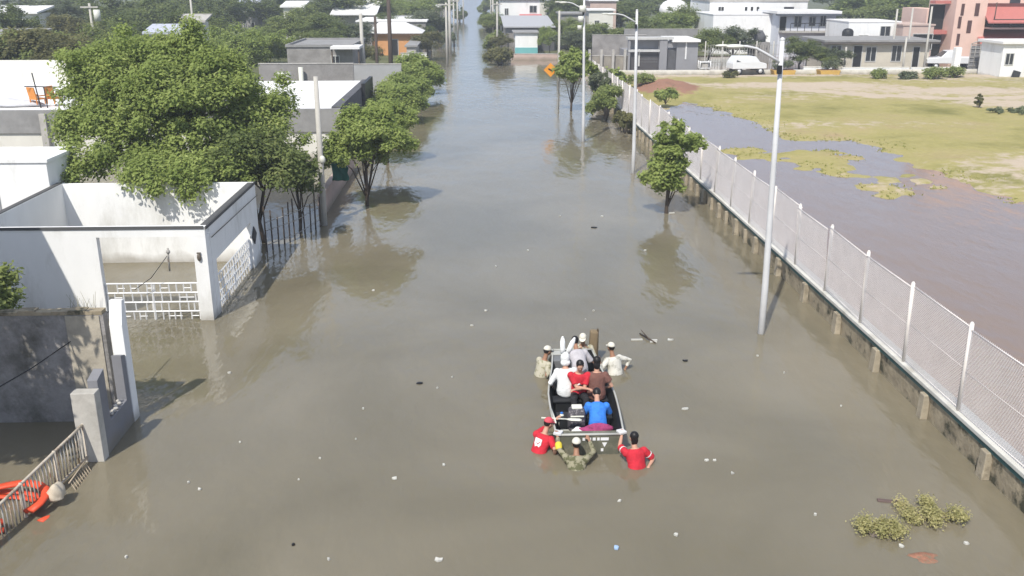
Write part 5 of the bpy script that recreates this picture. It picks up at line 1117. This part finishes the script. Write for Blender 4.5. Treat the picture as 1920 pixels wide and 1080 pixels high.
for T, side in ((i2, -1), (i2, 1)):
    sd = [q for q in T['arms'] if q[0] == side][0]; e = sd[1].lerp(sd[2], .43); b = MB(); b.tube([e, sd[1].lerp(sd[2], .58)], [.081, .072], 12); b.build('sleeve_cuff', WHC, T['t'], bevel=.004)
b = MB(); c0 = i2['sp'](.06)-i2['n']*.155
for k in range(4): b.obox(c0+i2['r']*(-.06+k*.045), (.03, .012, .018), (0, 0, .25))
b.build('hem_print', mat('pink_print', (.62, .25, .26), .8), i2['t'])
person('person in khaki camouflage with yellow arm band pushing the boat at its stern', (1.83, 15.95, -.26), -.05, .42, hl=(1.50, 16.54, .42), hr=(2.12, 16.47, .36), shirt=CAMO, sleeve=.95, pants=CAMO, cap=CREAM, skin=SKIND, hpitch=.05, group=PUSH, gloves=(-1,), sh_extra=.012)
person('person in pale camouflage wading left of the bow, holding a strap', (1.42, 20.5, -.12), -1.0, .25, hl=(1.70, 20.72, .38), hr=(1.72, 20.35, .22), shirt=CAMOP, sleeve=.95, pants=CAMO, cap=CREAM, skin=SKIND, hpitch=.2, group=PUSH, sh_extra=.012)
person('person in cream cap and beige uniform standing at the bow, facing the boat', (2.52, 21.22, .02), 2.95, .22, hl=(2.62, 20.85, .50), hr=(2.35, 20.84, .50), shirt=CAMOP, sleeve=.95, pants=CAMO, cap=CREAM, skin=SKIND, hpitch=.25, group=PUSH, sh_extra=.012)
person('person in stained white shirt and cap wading right of the bow', (3.24, 20.55, -.10), .5, .28, hl=(2.82, 20.35, .42), hr=(3.5, 20.75, .02), shirt=WTEE, sleeve=.85, pants=CAMO, cap=CREAM, skin=SKIND, hpitch=.05, group=PUSH, sh_extra=.02)
b = MB(); b.tube([(1.62, 20.72, .50), (1.66, 20.77, .54), (1.76, 20.76, .53)], .018, 5); b.tube([(1.52, 20.52, .36), (1.62, 20.72, .50)], .016, 5); tag(b.build('tow_strap', BLACKM), 'short black tow strap held at the left bow corner', 'strap')
# dark backpack post behind the bow person
t = thing('backpack', 'brown upright pack carried behind the person at the bow', 'backpack', (2.78, 21.35, .1)); b = MB(); b.obox((2.78, 21.32, .50), (.20, .22, .62), (0, .05, 0)); b.build('pack', mat('brown_canvas', (.20, .15, .09), .9, .15, 5.), t, bevel=.04); b = MB(); b.obox((2.88, 21.30, .50), (.04, .10, .72)); b.build('frame', mat('dark_brown_canvas', (.10, .075, .05), .9), t, bevel=.01)
# seated
d_ = person('seated person in white hooded garment with two upright white flaps', (1.86, 18.62, .44), .1, .22, hl=(1.55, 18.85, .48), hr=(2.0, 19.05, .5), sit=True, shirt=WHC, sleeve=.95, pants=BLACKC, hood=WHC, hair=None, hpitch=.1, group=SEAT, sh_extra=.022)
for sx, a in ((-.055, -.02), (.05, .42)):
    b = MB(); p0_ = d_['H'](sx, -.03, .11); L = .36; d = Vector((math.sin(a), .12, math.cos(a))).normalized()
    b.tube([p0_, p0_+d*L*.3, p0_+d*L*.75, p0_+d*L], [.045, .058, .055, .03], 10, flat=.45); b.ball(p0_+d*L, (.03, .02, .03), 10, 6); b.build('flap', WHC, d_['t'])
person('person in light grey shirt bending forward in the boat, near the bow', (2.28, 19.72, .44), .15, .75, hl=(2.12, 20.2, .48), hr=(2.46, 20.25, .5), sit=True, shirt=GREYC, sleeve=.5, pants=BLACKC, skin=SKIND, hpitch=.5, group=SEAT, sh_extra=.01)
e_ = person('seated person in red T-shirt facing the stern with folded arms', (2.13, 18.52, .44), 3.1, .12, hl=(2.02, 18.20, .66), hr=(2.26, 18.19, .68), sit=True, shirt=REDC, sleeve=.4, pants=BLACKC, hpitch=.55, group=SEAT)
for k, (x, z, a) in enumerate(((-.05, .0, .5), (.03, .03, -.6), (.06, -.03, .2))):
    c0 = e_['sp'](.25)+e_['n']*.134; b = MB(); b.obox(c0+e_['r']*x+e_['s']*z, (.09, .012, .03), (0, a, 0)); b.build('shirt_print', (BLACKC, WHC, BLACKC)[k], e_['t'])
person('person in brown top seated at the right of the boat, seen from behind', (2.50, 18.42, .44), -.05, .12, hl=(2.3, 18.75, .5), hr=(2.74, 18.62, .5), sit=True, shirt=BROWNC, sleeve=.3, pants=BLACKC, hair='long', hpitch=.15, group=SEAT, sh_extra=.02)
# bags in the boat
BLUEC = mat('blue_cloth', (.035, .19, .62), .7, .1, 5., bump=.4, col2=(.02, .11, .42), c2=(.5, .7), dscale=6)
person('person in bright blue shirt seated low at the stern beside the dark backpack', (2.40, 17.30, .26), -.06, .85, hl=(2.25, 17.85, .22), hr=(2.62, 17.95, .30), sit=True, shirt=BLUEC, sleeve=.45, pants=BLACKC, hair='short', hpitch=1.0, group=SEAT, sh_extra=.005)
t = thing('backpack', 'dark patterned backpack with pale top next to the person in the blue shirt', 'backpack', (1.97, 17.44, .05)); PAT = mat('patterned_fabric', (.07, .065, .075), .8, .2, 8., col2=(.24, .22, .23), c2=(.52, .6), dscale=14)
b = MB(); b.loft([[Vector((1.97+math.copysign(abs(math.cos(a))**.55, math.cos(a))*w, 17.44+math.copysign(abs(math.sin(a))**.55, math.sin(a))*d, z)) for a in [2*math.pi*i/18 for i in range(18)]] for w, d, z in ((.15, .12, .05), (.18, .14, .12), (.185, .145, .42), (.165, .13, .56), (.10, .08, .62))]); b.build('pack', PAT, t)
b = MB(); b.obox((1.97, 17.42, .63), (.22, .17, .05)); b.build('pale_top', LAMPG, t, bevel=.02); b = MB(); b.obox((1.97, 17.29, .47), (.28, .03, .03)); b.build('strap', LAMPG, t, bevel=.01)
tag(cloth_blob((2.30, 17.18, .18), (.42, .15, .13), 1, amp=.4, flat=.8).build('magenta_cloth', mat('magenta_cloth', (.33, .05, .15), .85, .3, 12., bump=.6, col2=(.12, .02, .06), c2=(.55, .7), dscale=8)), 'crumpled magenta cloth behind the person in the blue shirt', 'cloth')
tag(cloth_blob((2.02, 17.18, .14), (.16, .08, .12), 3, amp=.3, flat=.8).build('white_cloth', WHC), 'small white cloth at the foot of the dark backpack', 'cloth')
t = thing('water_jug', 'translucent white water jug on the boat floor beside the backpack', 'jug', (1.68, 17.62, .05)); b = MB(); b.tube([(1.68, 17.62, .05), (1.68, 17.62, .30), (1.68, 17.62, .36), (1.68, 17.62, .38)], [.075, .075, .04, .03], 12); b.build('bottle', LAMPG, t); b = MB(); b.tube([(1.68, 17.62, .385), (1.68, 17.62, .41)], .032, 10); b.build('cap', BLUEC, t)
b = cloth_blob((1.72, 17.36, .09), (.15, .07, .06), 5, amp=.2, flat=.9); tag(b.build('pale_sandal', LAMPG), 'pale sandal lying on the boat floor left of the backpack', 'shoe')
def paddle(label, a, c):
    a, c = Vector(a), Vector(c); t = thing('paddle', label, 'paddle', a); b = MB(); b.tube([a, c], .017, 8); b.build('shaft', LAMPG, t); d = (c-a).normalized(); b = MB(); b.tube([c-d*.02, c+d*.08, c+d*.25, c+d*.30], [.02, .06, .06, .03], 10, flat=.25); b.build('blade', LAMPG, t)
paddle('pale paddle laid across the left gunwale toward the backpack', (1.22, 17.16, .52), (1.74, 17.12, .50))
b = MB(); b.tube([(1.455, 17.62, .50), (1.49, 17.1, .52), (1.50, 16.95, .50)], .018, 6); tag(b.build('boat_hook', LAMPG), 'short pale pole lying along the left gunwale at the stern', 'pole')

# ------------------------------------------------------------------ things afloat
FOAM = mat('white_foam', (.48, .47, .43), .8, .06, 8.)
def scrap(px, py, s0, k, m=None, label=None, name='litter', cat='litter', group='pale scraps afloat'):
    s = s0*.6; q = G(px, py); a = random.random()*6.28; n = random.choice((5, 6, 7)); b = MB(); ra = [s*random.uniform(.55, 1.1) for _ in range(n)]
    top = [(q.x+math.cos(a+6.283*i/n)*ra[i]*k, q.y+math.sin(a+6.283*i/n)*ra[i], .018+random.uniform(0, .025)) for i in range(n)]
    b.add(top+[(x, y, -.02) for x, y, z in top]+[(q.x, q.y, .04)], [(i, (i+1) % n, 2*n) for i in range(n)]+[(i, n+i, n+(i+1) % n, (i+1) % n) for i in range(n)])
    return tag(b.build(name, m or FOAM), label or 'small pale scrap of litter floating on the brown water', cat, group)
for px, py, s, k in [(740, 898, .10, 1.2), (823, 1050, .10, 1.4), (832, 873, .06, 1), (1268, 1004, .07, 1), (1161, 940, .06, 1), (1373, 888, .06, 1), (1285, 767, .09, 1.8), (667, 824, .04, 1), (681, 767, .05, 1), (600, 860, .05, 1), (616, 1050, .05, 1), (375, 918, .06, 1.2), (354, 905, .05, 1), (237, 1046, .05, 1), (911, 583, .09, 1.2), (885, 611, .06, 1.4),
                     (1113, 583, .05, 1), (1098, 600, .04, 1), (1129, 406, .10, 1), (1256, 638, .10, 1.5), (1050, 405, .09, .8), (1260, 400, .13, 1.9), (1324, 864, .06, 1.6), (1340, 864, .05, 1.2), (1690, 1025, .08, 1), (1812, 1020, .09, 1), (1528, 966, .05, 1), (1577, 762, .04, 1), (820, 728, .05, .8), (848, 708, .05, .8), (430, 700, .06, 1.5), (1420, 668, .05, 1), (990, 470, .06, 1), (930, 500, .05, 1), (700, 545, .06, 1.3), (560, 900, .035, 1), (450, 830, .035, 1), (1470, 700, .04, 1), (1210, 470, .06, 1.4)]:
    scrap(px, py, s, k)
scrap(1155, 1028, .09, 1, mat('pale_blue_plastic', (.30, .42, .6), .5), 'scrap of pale blue plastic floating low at the bottom of the view', group='pale scraps afloat')['group'] = 'coloured scraps afloat'
for px, py, s, lab in ((1115, 427, .17, 'dark piece of floating debris left of the slender tree'), (787, 719, .11, 'round dark floating lump left of the boat'), (1286, 677, .10, 'small dark floating lump right of the boat'), (550, 1022, .05, 'tiny dark float at the lower left of the street water')):
    scrap(px, py, s, 1.4, BLACKM, lab, 'dark_debris', 'debris', None)
q = G(1212, 638); t = thing('floating_branch', 'thin dark branch with pale slats floating right of the bow', 'branch', q); b = MB(); b.tube([(q.x-.1, q.y+.45, .02), (q.x+.05, q.y, .05), (q.x+.2, q.y-.25, .02)], [.02, .03, .015], 5); b.tube([(q.x+.05, q.y, .05), (q.x-.12, q.y+.2, .22)], [.02, .01], 5); b.build('stick', BARK, t)
for dx, dy, w in ((-.25, .02, .30), (.18, -.03, .2), (.16, -.14, .18)): b = MB(); b.obox((q.x+dx, q.y+dy, .015), (w, .05, .03)); b.build('slat', FOAM, t)
q = G(750, 318); b = MB(); b.obox((q.x, q.y, .0), (.8, .25, .06), (0, .04, .1)); 
def float_bush(label, px, py, rx, ry, seed, n, leaf):
    q = G(px, py); t = thing('floating_branch', label, 'branch', (q.x, q.y, 0), 'uprooted leafy branches afloat'); g = random.Random(seed); cl = []; b = MB()
    for i in range(16):
        a = g.random()*6.28; d = g.random()**.5; e = Vector((q.x+math.cos(a)*rx*d, q.y+math.sin(a)*ry*d, .03+.16*g.random())); b.tube([(q.x-rx*.3, q.y-.1, .0), (q.x*.4+e.x*.6, q.y*.4+e.y*.6, .06), e], [.018, .012, .005], 5)
        cl.append((e.x, e.y, e.z, .12+.06*g.random()))
    leaves_mesh('foliage', cl, int(n*2.3), .022, leaf, t, squash=.8, shell=.05); b.build('stem', BARKG, t)
FL = leafmat('wilting_leaves', (.32, .31, .13), (.58, .53, .27), (.62, .50, .30), 2.5)
float_bush('leafy uprooted branch floating at lower right, the larger and farther of two', 1745, 965, .62, .42, 3, 1700, FL)
float_bush('leafy branch with browning leaves floating at lower right, the nearer left one', 1645, 1000, .44, .30, 4, 1200, FL)
b = MB(); q = G(1664, 940); b.obox((q.x, q.y, .0), (.36, .10, .05), (.0, .05, -.2)); tag(b.build('floating_plank', mat('wet_plank', (.13, .09, .08), .6, .2, 5.), bevel=.02), 'wet brown plank floating behind the leafy branches', 'plank')
tag(cloth_blob((G(1742, 1045).x, G(1742, 1045).y, -.03), (.34, .18, .045), 3, amp=.35, flat=1).build('brick_rubble', mat('orange_brick_rubble', (.30, .14, .09), .9, .35, 12., col2=(.2, .15, .1), c2=(.45, .6), dscale=8, bump=.5)), 'orange brown rubble just breaking the surface at the lower right', 'rubble')

# ------------------------------------------------------------------ air
b = MB(); b.box(-700, 700, -40, 1500, -2.2, 24); HZ = bpy.data.materials.new('haze_air'); HZ.use_nodes = True; hn = HZ.node_tree; hn.nodes.remove(hn.nodes['Principled BSDF'])
pv = hn.nodes.new('ShaderNodeVolumePrincipled'); pv.inputs['Color'].default_value = (.90, .95, 1, 1); pv.inputs['Density'].default_value = .0012; pv.inputs['Anisotropy'].default_value = .2
hn.links.new(pv.outputs[0], hn.nodes['Material Output'].inputs['Volume']); tag(b.build('haze', HZ), 'thin pale haze over the flooded street', 'haze', kind='stuff')
